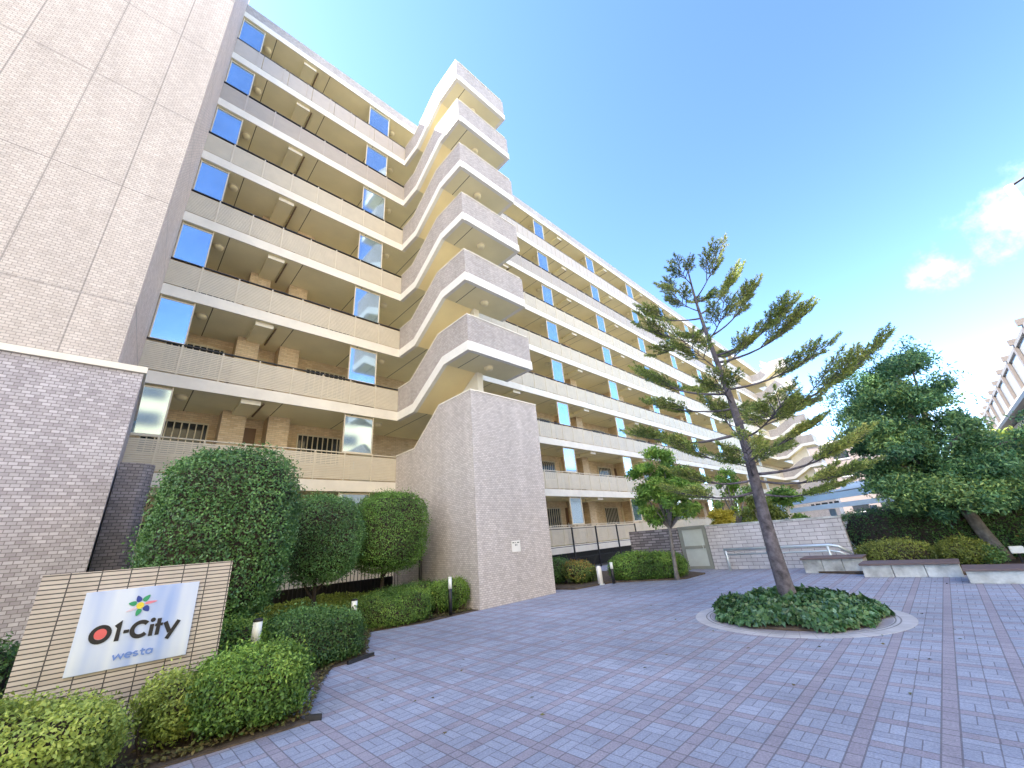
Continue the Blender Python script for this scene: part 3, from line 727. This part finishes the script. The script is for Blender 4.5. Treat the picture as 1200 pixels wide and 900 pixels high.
# ================================================================== HEDGES
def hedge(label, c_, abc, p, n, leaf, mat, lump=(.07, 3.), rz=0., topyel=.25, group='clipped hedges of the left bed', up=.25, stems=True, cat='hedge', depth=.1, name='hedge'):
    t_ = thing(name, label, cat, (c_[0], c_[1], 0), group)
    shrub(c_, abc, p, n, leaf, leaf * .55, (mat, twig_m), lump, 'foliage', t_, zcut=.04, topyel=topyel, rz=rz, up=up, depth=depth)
    if stems:
        for i in range(9):
            x = random.uniform(-.85, .85) * abc[0]; y = random.uniform(-.85, .4) * abc[1]
            R = Vector((x * math.cos(rz) - y * math.sin(rz), x * math.sin(rz) + y * math.cos(rz), 0))
            b = Vector((c_[0], c_[1], .02)) + R * .85; e = Vector((c_[0], c_[1], c_[2])) + R * 1.02
            MB().tube([b, b.lerp(e, .5) + Vector((random.uniform(-.05, .05), random.uniform(-.05, .05), 0)), e], [.012, .009, .006], 5).build('stem', twig_m, t_)
    return t_
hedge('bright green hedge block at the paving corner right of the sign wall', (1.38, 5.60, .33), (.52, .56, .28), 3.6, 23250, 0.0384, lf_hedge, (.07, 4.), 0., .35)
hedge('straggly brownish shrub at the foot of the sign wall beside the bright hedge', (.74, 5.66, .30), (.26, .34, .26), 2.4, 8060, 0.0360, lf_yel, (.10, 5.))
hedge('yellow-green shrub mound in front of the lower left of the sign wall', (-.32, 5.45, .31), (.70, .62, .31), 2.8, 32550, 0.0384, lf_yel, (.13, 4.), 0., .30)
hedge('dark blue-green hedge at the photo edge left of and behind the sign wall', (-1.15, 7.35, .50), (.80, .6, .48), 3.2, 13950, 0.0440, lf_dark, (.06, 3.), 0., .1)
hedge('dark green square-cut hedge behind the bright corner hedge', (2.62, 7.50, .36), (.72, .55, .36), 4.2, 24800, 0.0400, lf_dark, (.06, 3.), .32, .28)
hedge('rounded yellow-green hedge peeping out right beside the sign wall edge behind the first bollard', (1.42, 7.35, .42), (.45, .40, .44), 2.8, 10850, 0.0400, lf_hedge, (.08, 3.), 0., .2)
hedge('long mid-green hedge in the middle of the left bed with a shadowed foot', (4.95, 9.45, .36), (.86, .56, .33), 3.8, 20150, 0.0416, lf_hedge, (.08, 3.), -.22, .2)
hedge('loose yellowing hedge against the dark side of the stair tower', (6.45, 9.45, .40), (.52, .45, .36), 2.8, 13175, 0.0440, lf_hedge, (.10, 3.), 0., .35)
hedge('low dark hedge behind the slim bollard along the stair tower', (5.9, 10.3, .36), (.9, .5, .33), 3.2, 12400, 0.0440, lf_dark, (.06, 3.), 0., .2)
def cover(name, label, rect, z, n, leaf, mat, hfun=None, aspect=.6, spread=.9):
    x0, x1, y0, y1 = rect
    Pn = np.stack([rng.uniform(x0, x1, n), rng.uniform(y0, y1, n), np.zeros(n)], 1); lm = Lump(.12, 1.6)
    Pn[:, 2] = z * rng.uniform(.25, 1., n) ** .5 + lm(Pn)
    N = np.tile([0, 0, 1.], (n, 1))
    o = leaves_obj(name, [(leaf_arrays(Pn, N, leaf, leaf * aspect, spread), rng.beta(2, 2.2, n), 0)], [mat])
    return tag(o, label, 'ground cover', None, 'stuff')
cover('ground_cover', 'low yellow-green ground cover under the clipped trees', (1.9, 6.4, 9.3, 12.2), .52, 26000, .06, lf_yel)
cover('ground_cover', 'dark low shrubs filling the bed behind the sign wall', (-3.5, 2.2, 7.6, 9.7), .55, 16000, .065, lf_hedge)
# dry leaves along the bed edge
n = 2600
Pn = np.stack([rng.uniform(.4, 6.9, n), np.zeros(n), np.full(n, .045)], 1)
Pn[:, 1] = np.interp(Pn[:, 0], [.4, 1.8, 2.75, 3.42, 4.3, 6.9], [5.22, 5.15, 7.02, 7.3, 9.05, 8.9]) + rng.exponential(.12, n)
lit = leaf_mat('dry_leaf', [(.10, .075, .04), (.17, .14, .05), (.12, .15, .05)], .7, .1)
tag(leaves_obj('leaf_litter', [(leaf_arrays(Pn, np.tile([0, 0, 1.], (n, 1)), .05, .03, .35), rng.uniform(0, 1, n), 0)], [lit]), 'dry leaves and weeds scattered along the edge of the left bed', 'leaf litter', None, 'stuff')
n = 90
Pn = np.stack([rng.uniform(2.2, 13., n), rng.uniform(-2., 6.5, n), np.full(n, .008)], 1)
tag(leaves_obj('fallen_leaves', [(leaf_arrays(Pn, np.tile([0, 0, 1.], (n, 1)), .055, .032, .22), rng.uniform(0, 1, n), 0)], [lit]), 'few dry fallen leaves scattered over the plaza paving', 'fallen leaves', None, 'stuff')
eg = MB(); eg.prism([(1.77, 5.10), (1.90, 4.99), (1.91, 5.02), (1.79, 5.13)], 'z', .0, .05)
tag(eg.build('bed_edging', dark), 'short black edging strip poking out at the corner of the bright hedge', 'edging')
eg = MB(); eg.prism([(2.95, 6.88), (3.42, 7.02), (3.41, 7.06), (2.94, 6.92)], 'z', .0, .05)
tag(eg.build('bed_edging', dark), 'black edging strip at the foot of the dark square-cut hedge', 'edging')

# right-hand small bed
hedge('bright green broad rounded hedge in front of the dark block wall', (13.35, 7.55, .40), (.75, 1.22, .40), 3.0, 23250, 0.0600, lf_hedge, (.07, 2.), .25, .35, 'shrubs of the bed before the block wall')
hedge('small round green shrub between the young tree trunk and the grey gate', (14.7, 7.2, .26), (.28, .28, .26), 2.3, 3410, 0.0560, lf_hedge, (.05, 3.), 0., .3, 'shrubs of the bed before the block wall')
hedge('reddish-brown straggly bush right beside the stair tower', (12.0, 9.35, .40), (.50, .62, .40), 2.2, 6510, 0.0640, lf_red, (.16, 3.), 0., .5, 'shrubs of the bed before the block wall')
hedge('grey-green loose bush left of the reddish bush by the stair tower', (11.7, 10.2, .36), (.5, .5, .36), 2.2, 4960, 0.0640, lf_dark, (.16, 3.), 0., .1, 'shrubs of the bed before the block wall')

# ================================================================== IVY
n = 15000
th_ = rng.uniform(0, 2 * math.pi, n); r_ = 1.16 * np.sqrt(rng.uniform(0, 1, n)); r_ *= 1 + .05 * np.sin(th_ * 5 + 1) + .04 * np.sin(th_ * 9)
hgt = .31 * np.sqrt(np.maximum(0, 1 - (r_ / 1.26) ** 3)) + .04 * np.sin(r_ * 9 + th_ * 3)
zz = np.maximum(.05, hgt * rng.uniform(.35, 1.08, n) ** .6)
Pn = np.stack([8.42 + r_ * np.cos(th_), 2.29 + r_ * np.sin(th_), zz], 1)
N = np.stack([np.cos(th_) * r_ * .7, np.sin(th_) * r_ * .7, np.full(n, .8)], 1)
al = np.stack([np.cos(th_), np.sin(th_), np.full(n, -.35)], 1)
tag(leaves_obj('ivy', [(leaf_arrays(Pn, N, .088, .068, .6, .9, al, .25), rng.beta(1.8, 2.4, n), 0)], [lf_ivy]), 'round mat of glossy dark ivy around the foot of the pine', 'ivy', None, 'stuff')

# ================================================================== PINE
pine = thing('pine_tree', 'tall open conifer with bare tiered branches growing from the round ivy island', 'tree', (8.42, 2.3, 0))
TB = Vector((8.42, 2.3, 0)); HT = 7.1
tp = MB(); pts = []; rad = []
def tx_(z): return Vector((8.42 + .05 * math.sin(z * .9) * min(1, z / 2), 2.3 + .045 * math.sin(z * 1.1 + 1) * min(1, z / 2) - .02, z))
for i in range(29):
    z = HT * i / 28; pts.append(tx_(z)); rad.append(.118 * (1 - z / HT) ** 1.15 + .014 + (.04 * math.exp(-z * 4)))
tp.tube(pts, rad, 14); tp.build('trunk', bark, pine, True)
BR = [(3.91, [-.42, 1.53, 4.87]), (5.11, [-.3, 1.09, 5.66]), (5.7, [-.29, 1.08, 6.21]), (6.4, [-.14, .5, 6.68]), (3.6, [-.34, 1.23, 3.94]), (3.1, [-.53, 1.93, 3.48]),
      (2.53, [-.3, 1.09, 3.03]), (2.21, [-.31, 1.14, 2.43]), (2.01, [-.33, 1.21, 2.1]), (5.2, [.29, -1.06, 6.01]), (4.76, [.43, -1.58, 5.52]), (4.6, [.47, -1.72, 5.3]),
      (4.0, [.44, -1.62, 4.31]), (3.3, [.64, -2.36, 4.08]), (3.3, [.32, -1.16, 3.34]), (2.74, [.32, -1.18, 3.02]), (2.31, [.47, -1.74, 2.67]), (2.2, [.39, -1.43, 2.13]),
      (1.97, [.3, -1.09, 1.9]), (6.2, [.17, -.62, 6.8]), (5.8, [.23, -.85, 6.61]), (5.4, [-.27, 1.0, 5.28]), (2.9, [-.07, .26, 3.84]), (4.5, [.18, -.66, 4.8])]
for i in range(13):  # branches that run towards and away from the viewer
    z = 2.3 + 4.3 * i / 12; a_ = (0.25 if i % 2 else 3.4) + random.uniform(-.55, .55)
    ln = random.uniform(.55, 1.0) * (2.0 - 1.45 * (z / HT) ** 1.5)
    BR.append((z, [ln * math.cos(a_), ln * math.sin(a_), z + ln * random.uniform(.15, .4)]))
bm_ = MB(); chunks = []
FWD = Vector((.965, .264, 0))
for bi, (z, tpv) in enumerate(BR):
    b0 = tx_(z); tip = Vector((8.42 + tpv[0], 2.3 + tpv[1], tpv[2]))
    if bi < 24: tip += FWD * random.uniform(-.6, .6)
    Ln = (tip - b0).length
    bp = []
    N_ = 9
    ph = random.uniform(0, 6)
    for i in range(N_ + 1):
        f = i / N_; p_ = b0.lerp(tip, f); p_.z -= Ln * .09 * math.sin(math.pi * f) * (1 - .3 * f)
        p_ += Vector((math.sin(f * 5 + ph), math.cos(f * 4 + ph), 0)) * .03 * Ln * f
        bp.append(p_)
    r0 = .010 + .013 * Ln * (1 - z / HT * .5)
    bm_.tube(bp, [r0 * (1 - .85 * (i / N_)) for i in range(N_ + 1)], 6)
    # sub-branches left and right of the outer branch, each a flat plume of needle-clad twigs
    up_ = .8 * max(0., (z - 3.6) / 3.4)
    nsb = int(4 + 4.2 * Ln)
    for j in range(nsb):
        f = 1.0 if j == 0 else (.42 + .55 * (j - .5 + .6 * random.random()) / nsb)
        k = min(int(f * N_), N_ - 1); p_ = bp[k].lerp(bp[k + 1], min(f * N_ - k, 1))
        d_ = (bp[k + 1] - bp[k]).normalized(); side = d_.cross(Vector((0, 0, 1))).normalized() * (1 if j % 2 else -1)
        tl = (.24 + .42 * Ln * (1.10 - f)) * random.uniform(.8, 1.2)
        if j == 0: dv = d_ + Vector((0, 0, .15)); tl = .30
        else: dv = d_ * .75 + side * random.uniform(.45, .95) + Vector((0, 0, random.uniform(.0, .22) + up_ * .45))
        dv.normalize(); e = p_ + dv * tl + Vector((0, 0, .10 * tl))
        bm_.tube([p_, p_.lerp(e, .5) - Vector((0, 0, .03 * tl)), e], [.011, .007, .003], 5, cap=False)
        sd = dv.cross(Vector((0, 0, 1))).normalized(); un = sd.cross(dv)
        tone = rng.normal(0, .15)
        ntw = int(tl / .048) + 3
        for q in range(ntw):
            g_ = .22 + .78 * (q + .5) / ntw; sp_ = p_.lerp(e, g_) - Vector((0, 0, .12 * tl * g_ * (1 - g_)))
            sl_ = (.10 + .30 * tl * (1.05 - g_)) * random.uniform(.65, 1.25)
            sv = (dv * .85 + sd * (1 if q % 2 else -1) * random.uniform(.5, 1.0) + Vector((0, 0, random.uniform(-.12, .35)))).normalized()
            if q >= ntw - 2: sv = (dv + sd * random.uniform(-.3, .3) + Vector((0, 0, .15))).normalized()
            bm_.tube([sp_, sp_ + sv * sl_], [.004, .002], 3, cap=False)
            nn_ = int(12 + 105 * sl_)
            u_ = rng.uniform(.05, 1.05, nn_)[:, None]
            base = np.array(sp_) + np.array(sv) * sl_ * u_
            rd = unit(rng.normal(0, 1, (nn_, 3)) + np.array([0, 0, .4]))
            al = unit(np.array(sv) * 1.0 + rd * .75)
            V_ = leaf_arrays(base, rd, .060, .0155, .8, .25, al, .08)
            chunks.append((V_, np.clip(rng.beta(2, 2.0, nn_) + tone, 0, 1), 0))
bm_.build('branch', bark, pine, True)
leaves_obj('crown', chunks, [lf_pine], pine)

# ================================================================== BLOCK WALL WITH GATE
XW = 16.0
bw_ = thing('block_wall', 'pale grey block wall with a gate opening, running across the back of the plaza', 'wall', (XW, 5, 0))
m_ = MB(); m_.prism([(7.55, 0), (7.55, 1.40), (6.45, 1.48)], 'x', XW, XW + .2)
m_ = MB(); m_.prism([(2.3, 0), (6.40, 0), (6.40, 1.46), (2.3, 1.40)], 'x', XW, XW + .22); m_.build('wall_face', block_wall, bw_)
m_ = MB(); m_.prism([(2.28, 1.40), (6.40, 1.46), (6.40, 1.51), (2.28, 1.45)], 'x', XW - .02, XW + .24); m_.build('coping', concrete, bw_)
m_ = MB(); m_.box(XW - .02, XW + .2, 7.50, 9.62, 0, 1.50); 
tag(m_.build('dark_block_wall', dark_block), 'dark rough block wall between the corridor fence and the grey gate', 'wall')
gt = thing('gate', 'grey framed metal gate with two pale panels in the block wall', 'gate', (XW, 7, 0))
f = MB(); f.box(XW + .02, XW + .10, 6.42, 6.56, .02, 1.52); f.box(XW + .02, XW + .10, 7.34, 7.48, .02, 1.52)
for z_ in ((.02, .12), (.72, .82), (1.40, 1.52)): f.box(XW + .025, XW + .095, 6.56, 7.34, *z_)
f.build('gate_frame', plain('grey_green_steel', (.26, .27, .24), .5), gt)
gp = plain('pale_gate_panel', (.52, .56, .53), .4)
MB().box(XW + .045, XW + .07, 6.56, 7.34, .12, .72).build('gate_panel', gp, gt); MB().box(XW + .045, XW + .07, 6.56, 7.34, .82, 1.40).build('gate_panel', gp, gt)
MB().tube([(XW, 6.62, .70), (XW - .05, 6.62, .70), (XW - .05, 6.62, .85), (XW, 6.62, .85)], .012, 6).build('handle', galv, gt)
hr = thing('handrail', 'pale galvanised handrail on legs in front of the block wall', 'handrail', (15.6, 4, 0))
for z_, r_ in ((.66, .042), (.50, .028)):
    MB().tube([(15.6, 5.80, z_), (15.6, 2.75, z_ - .0), (15.62, 2.55, z_ - .04), (15.66, 2.30, z_ - .24)], r_, 10).build('rail', galv, hr, True)
for y_ in (5.74, 4.3, 2.80):
    MB().tube([(15.6, y_, 0), (15.6, y_, .64)], .04, 10).build('leg', galv, hr, True)

# fence of the ground-floor corridor
fn = thing('metal_fence', 'black post and rail fence in front of the ground-floor corridor right of the tower', 'fence', (15, 13.0, 0))
m_ = MB()
x = 10.4
while x < 22.5:
    MB().box(x - .03, x + .03, 12.97, 13.03, 0, 1.95).build('post', black_p, fn); x += 2.0
for z_ in (.55, 1.08, 1.88): m_.box(10.4, 22.4, 12.985, 13.015, z_, z_ + .03)
x = 10.5
while x < 22.4: m_.box(x, x + .012, 12.99, 13.01, .1, .55); x += .12
m_.build('rail', black_p, fn)
kb = MB(); kb.box(9.95, 15.9, 12.6, 12.8, 0, .42); tag(kb.build('low_wall', concrete), 'low pale concrete wall under the ground-floor corridor fence', 'low wall')
pf = thing('picket_fence', 'thin dark picket fence under the clipped trees in front of the left corridor', 'fence', (4, 12.75, 0))
m_ = MB(); x = .4
while x < 6.9: m_.box(x, x + .015, 12.74, 12.76, .35, 1.25); x += .11
m_.build('picket', black_p, pf); MB().box(.4, 6.9, 12.735, 12.765, 1.25, 1.29).box(.4, 6.9, 12.735, 12.765, .40, .43).build('rail', black_p, pf)

# ================================================================== SEAT WALLS
def bench(label, x0, ya, yb, h, depth):
    t_ = thing('bench', label, 'bench', (x0 + depth / 2, (ya + yb) / 2, 0), 'staggered concrete and wood seat walls')
    n_ = 3; w_ = (ya - yb) / n_
    for i in range(n_):
        MB().box(x0 + .05, x0 + depth, yb + w_ * i + .006, yb + w_ * (i + 1) - .006, 0, h - .05).build('concrete_panel', concrete, t_, bev=.008)
    s_ = MB(); nb_ = 4; bd = (depth + .06) / nb_
    for i in range(nb_): s_.box(x0 - .03 + bd * i, x0 - .03 + bd * (i + 1) - .012, yb - .02, ya + .02, h - .045, h)
    s_.build('seat', wood, t_, bev=.006)
bench('seat wall farthest back, nearest to the end of the block wall', 14.55, 3.35, 1.95, .40, .75)
bench('middle one of three staggered seat walls under the evergreen tree', 13.6, 1.92, .20, .31, .80)
bench('nearest seat wall at the right photo edge below the leaning trunk', 12.55, .15, -2.2, .27, .85)

# ================================================================== TREES
def broad_tree(label, base, fork, tips, clumps, radii, n_each, L, W, leaf, barkm, r0, name='tree', cat='tree', group=None, up=.35, shell=.5, spread=.9, wisps=()):
    t_ = thing(name, label, cat, (base[0], base[1], 0), group)
    m_ = trunk_mb(base, fork, r0, r0 * .7, wob=.03, sides=11)
    for e in tips:
        b = Vector(fork); e = Vector(e); mid = b.lerp(e, .5) + Vector((random.uniform(-.15, .15), random.uniform(-.15, .15), .12))
        m_.tube([b - Vector((0, 0, .1)), mid, e], [r0 * .5, r0 * .3, r0 * .1], 7)
    m_.build('trunk', barkm, t_, True)
    V_, R_ = clump_leaves(clumps, radii, n_each, L, W, spread, up, shell)
    ch_ = [(V_, R_, 0)]
    if wisps:
        V2, R2 = clump_leaves(wisps, [(.42, .42, .34)] * len(wisps), -120, L, W, 1.3, .2, 0.)
        ch_.append((V2, R2, 0))
    leaves_obj('crown', ch_, [leaf], t_)
    return t_
# big evergreen on the right
cl, rd = [], []
base = Vector((17.5, -.45, 0))
random.seed(11)
for i in range(104):
    z = random.uniform(1.45, 6.15); f = (z - 1.4) / 4.8
    R = 2.45 * (1 - f ** 2.2) ** .6 * (.75 + .25 * min(1, f * 4)); a_ = random.uniform(0, 6.283); q = math.sqrt(random.uniform(.12, 1))
    cl.append((17.5 + R * q * math.cos(a_), -.12 - .05 * z + R * q * math.sin(a_), z - .25 * q)); s_ = random.uniform(.26, .52); rd.append((s_ * 1.15, s_ * 1.15, s_ * .72))
    if (z > 3.1 and cl[-1][1] < -1.15) or (z > 4.2 and cl[-1][1] < -.8) or cl[-1][1] > 1.25: cl.pop(); rd.pop()
for i in range(20):
    z = random.uniform(1.7, 3.5); cl.append((17.2 + random.uniform(-.8, 1.2), random.uniform(-2.7, -.9), z)); s_ = random.uniform(.28, .5); rd.append((s_ * 1.15, s_ * 1.15, s_ * .72))
for i in range(34):
    z = random.uniform(1.5, 4.6); a_ = random.uniform(1.8, 3.7); R = random.uniform(.3, 1.9)
    cl.append((17.3 + R * math.cos(a_), min(1.2, -.3 + R * math.sin(a_) * 1.1), z)); s_ = random.uniform(.28, .50); rd.append((s_ * 1.1, s_ * 1.1, s_ * .75))
WS = []
for i in range(44):
    f = random.uniform(.25, 1.); z = 1.6 + 4.75 * f; R = 2.6 * (1 - f ** 2.2) ** .6 + .15; a_ = random.uniform(0, 6.283)
    y = -.3 + R * math.sin(a_)
    if y < 1.6 and not (z > 3.2 and y < -1.2): WS.append((17.4 + R * math.cos(a_), y, z))
broad_tree('big dark evergreen tree with layered foliage behind the seat walls', (17.1, -.62, 0), (17.35, -.2, 2.3), [c_ for c_ in cl[::4]], cl, rd, 950, .115, .042, lf_right, bark2, .165, 'evergreen_tree', up=.25, shell=.1, spread=1.2, wisps=WS)
# young tree left of gate
cl, rd = [], []
for i in range(58):
    z = random.uniform(1.70, 3.95); f = (z - 1.6) / 2.4; R = 1.05 * math.sin(math.pi * (.15 + .72 * f)); a_ = random.uniform(0, 6.283); q = math.sqrt(random.uniform(.08, 1))
    cl.append((13.1 + R * q * math.cos(a_), 6.25 + R * q * math.sin(a_), z)); s_ = random.uniform(.20, .36); rd.append((s_, s_, s_ * .65))
broad_tree('young light-green tree with a thin pale trunk left of the grey gate', (13.05, 6.45, 0), (13.1, 6.35, 1.6), [c_ for c_ in cl[::3]], cl, rd, 240, .10, .06, lf_maple, bark2, .065, 'young_tree', up=.4, shell=.2)
# golden shrub and trees behind the wall
def bg_tree(label, x, y, h, R, leaf, n_cl, n_each, L, name='background_tree', low=.25, cat='tree', seed=1):
    random.seed(seed); cl, rd = [], []
    for i in range(n_cl):
        f = random.uniform(0, 1); z = h * (low + (1 - low) * f); Rz = R * math.sin(math.pi * (.22 + .68 * f)); a_ = random.uniform(0, 6.283); q = math.sqrt(random.uniform(.05, 1))
        cl.append((x + Rz * q * math.cos(a_), y + Rz * q * math.sin(a_), z - .1 * h * (1 - low))); s_ = R * random.uniform(.22, .42); rd.append((s_, s_, s_ * .7))
    return broad_tree(label, (x, y, 0), (x, y, h * max(low, .15) + .1), cl[::5], cl, rd, n_each, L, L * .55, leaf, bark2, .03 * h, name, cat, 'trees and shrubs beyond the block wall', shell=.25)
bg_tree('golden yellow shrub showing over the top of the block wall', 17.6, 6.3, 2.15, .55, lf_gold, 22, 260, .09, 'golden_shrub', .3, 'shrub', 2)
bg_tree('olive green small tree behind the block wall right of the golden shrub', 18.8, 5.2, 2.6, .9, lf_olive, 22, 260, .12, seed=3)
bg_tree('green bushy tree behind the block wall at its middle, left of the blue canopy', 21, 4.9, 2.9, 1.1, lf_hedge, 24, 260, .14, seed=4)
bg_tree('thin yellow-green tree standing far behind the pine', 29, 9.4, 5.2, 1.3, lf_maple, 26, 260, .18, seed=5)
bg_tree('sunlit yellow-green tree behind the right evergreen', 30, -3.4, 4.6, 1.9, lf_yel, 30, 320, .22, seed=6)
bg_tree('sunlit yellowish tree low behind the evergreen trunk', 27, -4.8, 4.2, 1.7, lf_yel, 28, 300, .20, seed=7)
bg_tree('dark green tree far behind the blue canopy', 46, 0.5, 6.0, 2.4, lf_dark, 26, 260, .3, seed=8)
G2 = 'shrubs of the raised bed behind the seat walls'
hedge('tall dark clipped hedge behind the seat walls right of the block wall', (18.3, -.85, .80), (.7, 3.65, .80), 6., 40300, 0.0680, lf_dark, (.08, 1.5), 0., .15, G2)
hedge('low yellow-olive shrub row behind the middle seat wall', (15.7, 1.35, .34), (.42, .85, .32), 2.8, 8525, 0.0560, lf_olive, (.10, 3.), 0., .4, G2)
hedge('olive rounded shrub right of the yellow-olive row behind the middle seat wall', (15.55, .05, .34), (.42, .5, .28), 2.4, 4960, 0.0560, lf_olive, (.10, 3.), 0., .1, G2)
hedge('dark low shrub between the olive shrubs and the leaning trunk', (15.6, -.55 + .25, .24), (.35, .3, .22), 2.2, 2790, 0.0560, lf_dark, (.1, 3.), 0., 0., G2)
hedge('dark brownish shrub right of the leaning trunk at the photo edge', (16.2, -1.75, .50), (.5, .6, .5), 2.4, 7750, 0.0600, lf_red, (.12, 3.), 0., .0, G2)

# ================================================================== BLUE CANOPY BEYOND THE WALL
cn = thing('canopy', 'light blue steel canopy on posts beyond the block wall', 'canopy', (25, 3, 0))
XC = 24.
def pl(y): return 0
MB().box(XC - .18, XC + .18, 5.50, 5.78, 0, 2.35).build('post', blue_steel, cn, bev=.01)
for y_ in (3.9, 2.3, .7, -.9, -2.5): MB().box(XC + 1.6, XC + 1.8, y_ - .12, y_ + .12, 0, 1.75).build('post', blue_steel, cn)
MB().prism([(5.6, 2.05), (5.6, 2.32), (-3, 2.72), (-3, 2.45)], 'x', XC - .16, XC + .16).build('beam', blue_steel, cn)
MB().prism([(5.2, 1.72), (5.2, 1.92), (-3, 2.12), (-3, 1.92)], 'x', XC - .5, XC - .2).build('beam', roof_sheet, cn)
MB().prism([(4.8, 2.40), (4.8, 2.48), (-3, 2.92), (-3, 2.84)], 'x', XC + .17, XC + 4.5).build('roof', roof_sheet, cn)
MB().prism([(3.6, 2.52), (3.6, 3.0), (-3, 3.45), (-3, 2.97)], 'x', XC + 4.55, XC + 4.8).build('roof_upstand', roof_sheet, cn)
lt = MB()
x = 4.35; random.seed(5)
for i in range(5):
    w_ = .13 + .05 * (i % 3); lt.box(XC - .168, XC - .163, x - w_, x, 2.02 - .0 + (4.75 - x) * .045 - .18, 2.02 + (4.75 - x) * .045 - .02); x -= w_ + .06
lt.build('lettering', black_p, cn)
# far buildings
def block_building(label, x0, x1, y0, y1, h, wallm, nx, nz, name='building', ws=(.9, 1.2)):
    t_ = thing(name, label, 'building', ((x0 + x1) / 2, (y0 + y1) / 2, 0))
    MB().box(x0, x1, y0, y1, 0, h).build('wall', wallm, t_)
    MB().box(x0 - .15, x1 + .15, y0 - .15, y1 + .15, h, h + .5).build('roof', cream, t_)
    return t_
pinkish = plain('pinkish_render', (.28, .225, .20), .8, var=.08); beige_r = plain('beige_render', (.68, .54, .29), .8, var=.08, scale=.4); grey_r = plain('grey_render', (.22, .225, .24), .8)
fb = block_building('far pinkish apartment block seen low beyond the end of the long building', 92, 112, -1, 16, 13.5, pinkish, 4, 4)
for k in range(4):
    for j in range(4):
        y_ = 1.2 + 3.8 * j; wv = MB().box(91.92, 91.99, y_, y_ + 2.2, 1.6 + 3 * k, 3.0 + 3 * k).build('window', glass_dark, fb)
        MB().box(91.88, 91.915, y_ - .1, y_ + 2.3, 1.45 + 3 * k, 1.6 + 3 * k).build('sill', white_p, wv)
fb = block_building('far grey low building behind the dark evergreen tree', 58, 72, -7.0, -1.5, 5.0, grey_r, 3, 2)
for k in range(2):
    for j in range(2):
        y_ = -6.3 + 2.6 * j; wv = MB().box(57.92, 57.99, y_, y_ + 1.5, 1.0 + 2.3 * k, 2.2 + 2.3 * k).build('window', glass_dark, fb)
        MB().box(57.88, 57.915, y_ - .1, y_ + 1.6, .85 + 2.3 * k, 1.0 + 2.3 * k).build('sill', white_p, wv)
# glazed building at the right edge
gb = thing('glazed_building', 'pale glazed building with slanting row of mullions at the right photo edge', 'building', (42, -8, 0))
pale_panel, _t, _b = new_mat('pale_translucent_panel')
_t.links.new(mix(_t, noise(_t, .25, 3), (.24, .29, .42), (.36, .38, .36)), _b.inputs['Base Color']); _b.inputs['Roughness'].default_value = .2
tanm = plain('tan_mullion', (.20, .165, .14), .5)
MB().box(28, 66, -14, -6.05, 0, 5.8).build('wall', grey_r, gb)
MB().box(28, 66, -14, -6.0, 7.6, 9.75).build('glazing', pale_panel, gb)
MB().box(28, 66.1, -14, -5.9, 9.75, 9.95).build('roof', grey_r, gb)
x = 28.4
while x < 66:
    m_ = MB().box(x, x + .45, -5.98, -5.82, 7.6, 9.74); m_.box(x + .1, x + .35, -6.2, -5.75, 9.955, 10.3); m_.build('mullion', tanm, gb); x += 4.0
MB().box(28, 66, -14, -5.5, 7.28, 7.58).build('cornice', white_p, gb)
MB().box(28, 66, -14, -5.2, 6.9, 7.15).build('cornice', dark, gb)
MB().box(28, 66, -14, -5.9, 5.85, 6.85).build('cornice', white_p, gb)
# lamp post at the right edge
lp = thing('lamp_post', 'tall beige lamp post with a short arm at the right photo edge', 'lamp post', (14, -3.61, 0))
MB().tube([(14, -3.56, 0), (14, -3.56, 4), (14, -3.56, 8.5)], [.10, .09, .08], 12).build('pole', plain('beige_steel', (.50, .42, .36), .5), lp, True)
MB().tube([(14, -3.56, 8.46), (14.0, -4.4, 8.75)], .03, 8).build('arm', dark, lp, True)
MB().box(13.88, 14.12, -4.95, -4.4, 8.70, 8.80).build('lamp_head', dark, lp, bev=.02)

# ================================================================== STREET SIDE BEHIND THE VIEWER (seen in the glass screens)
op = thing('opposite_building', 'beige apartment block across the street, mirrored in the glass screens', 'building', (0, -30, 0))
MB().box(-60, 27, -42, -26, 0, 24).build('wall', beige_r, op)
MB().box(-60.3, 27.3, -42, -25.7, 24, 24.5).build('roof', cream, op)
for k in range(8):
    for i in range(12):
        x = -57 + 6.9 * i; MB().box(x, x + 2.9, -25.99, -25.9, 1.0 + 2.9 * k, 2.4 + 2.9 * k).build('window', glass_dark, op)
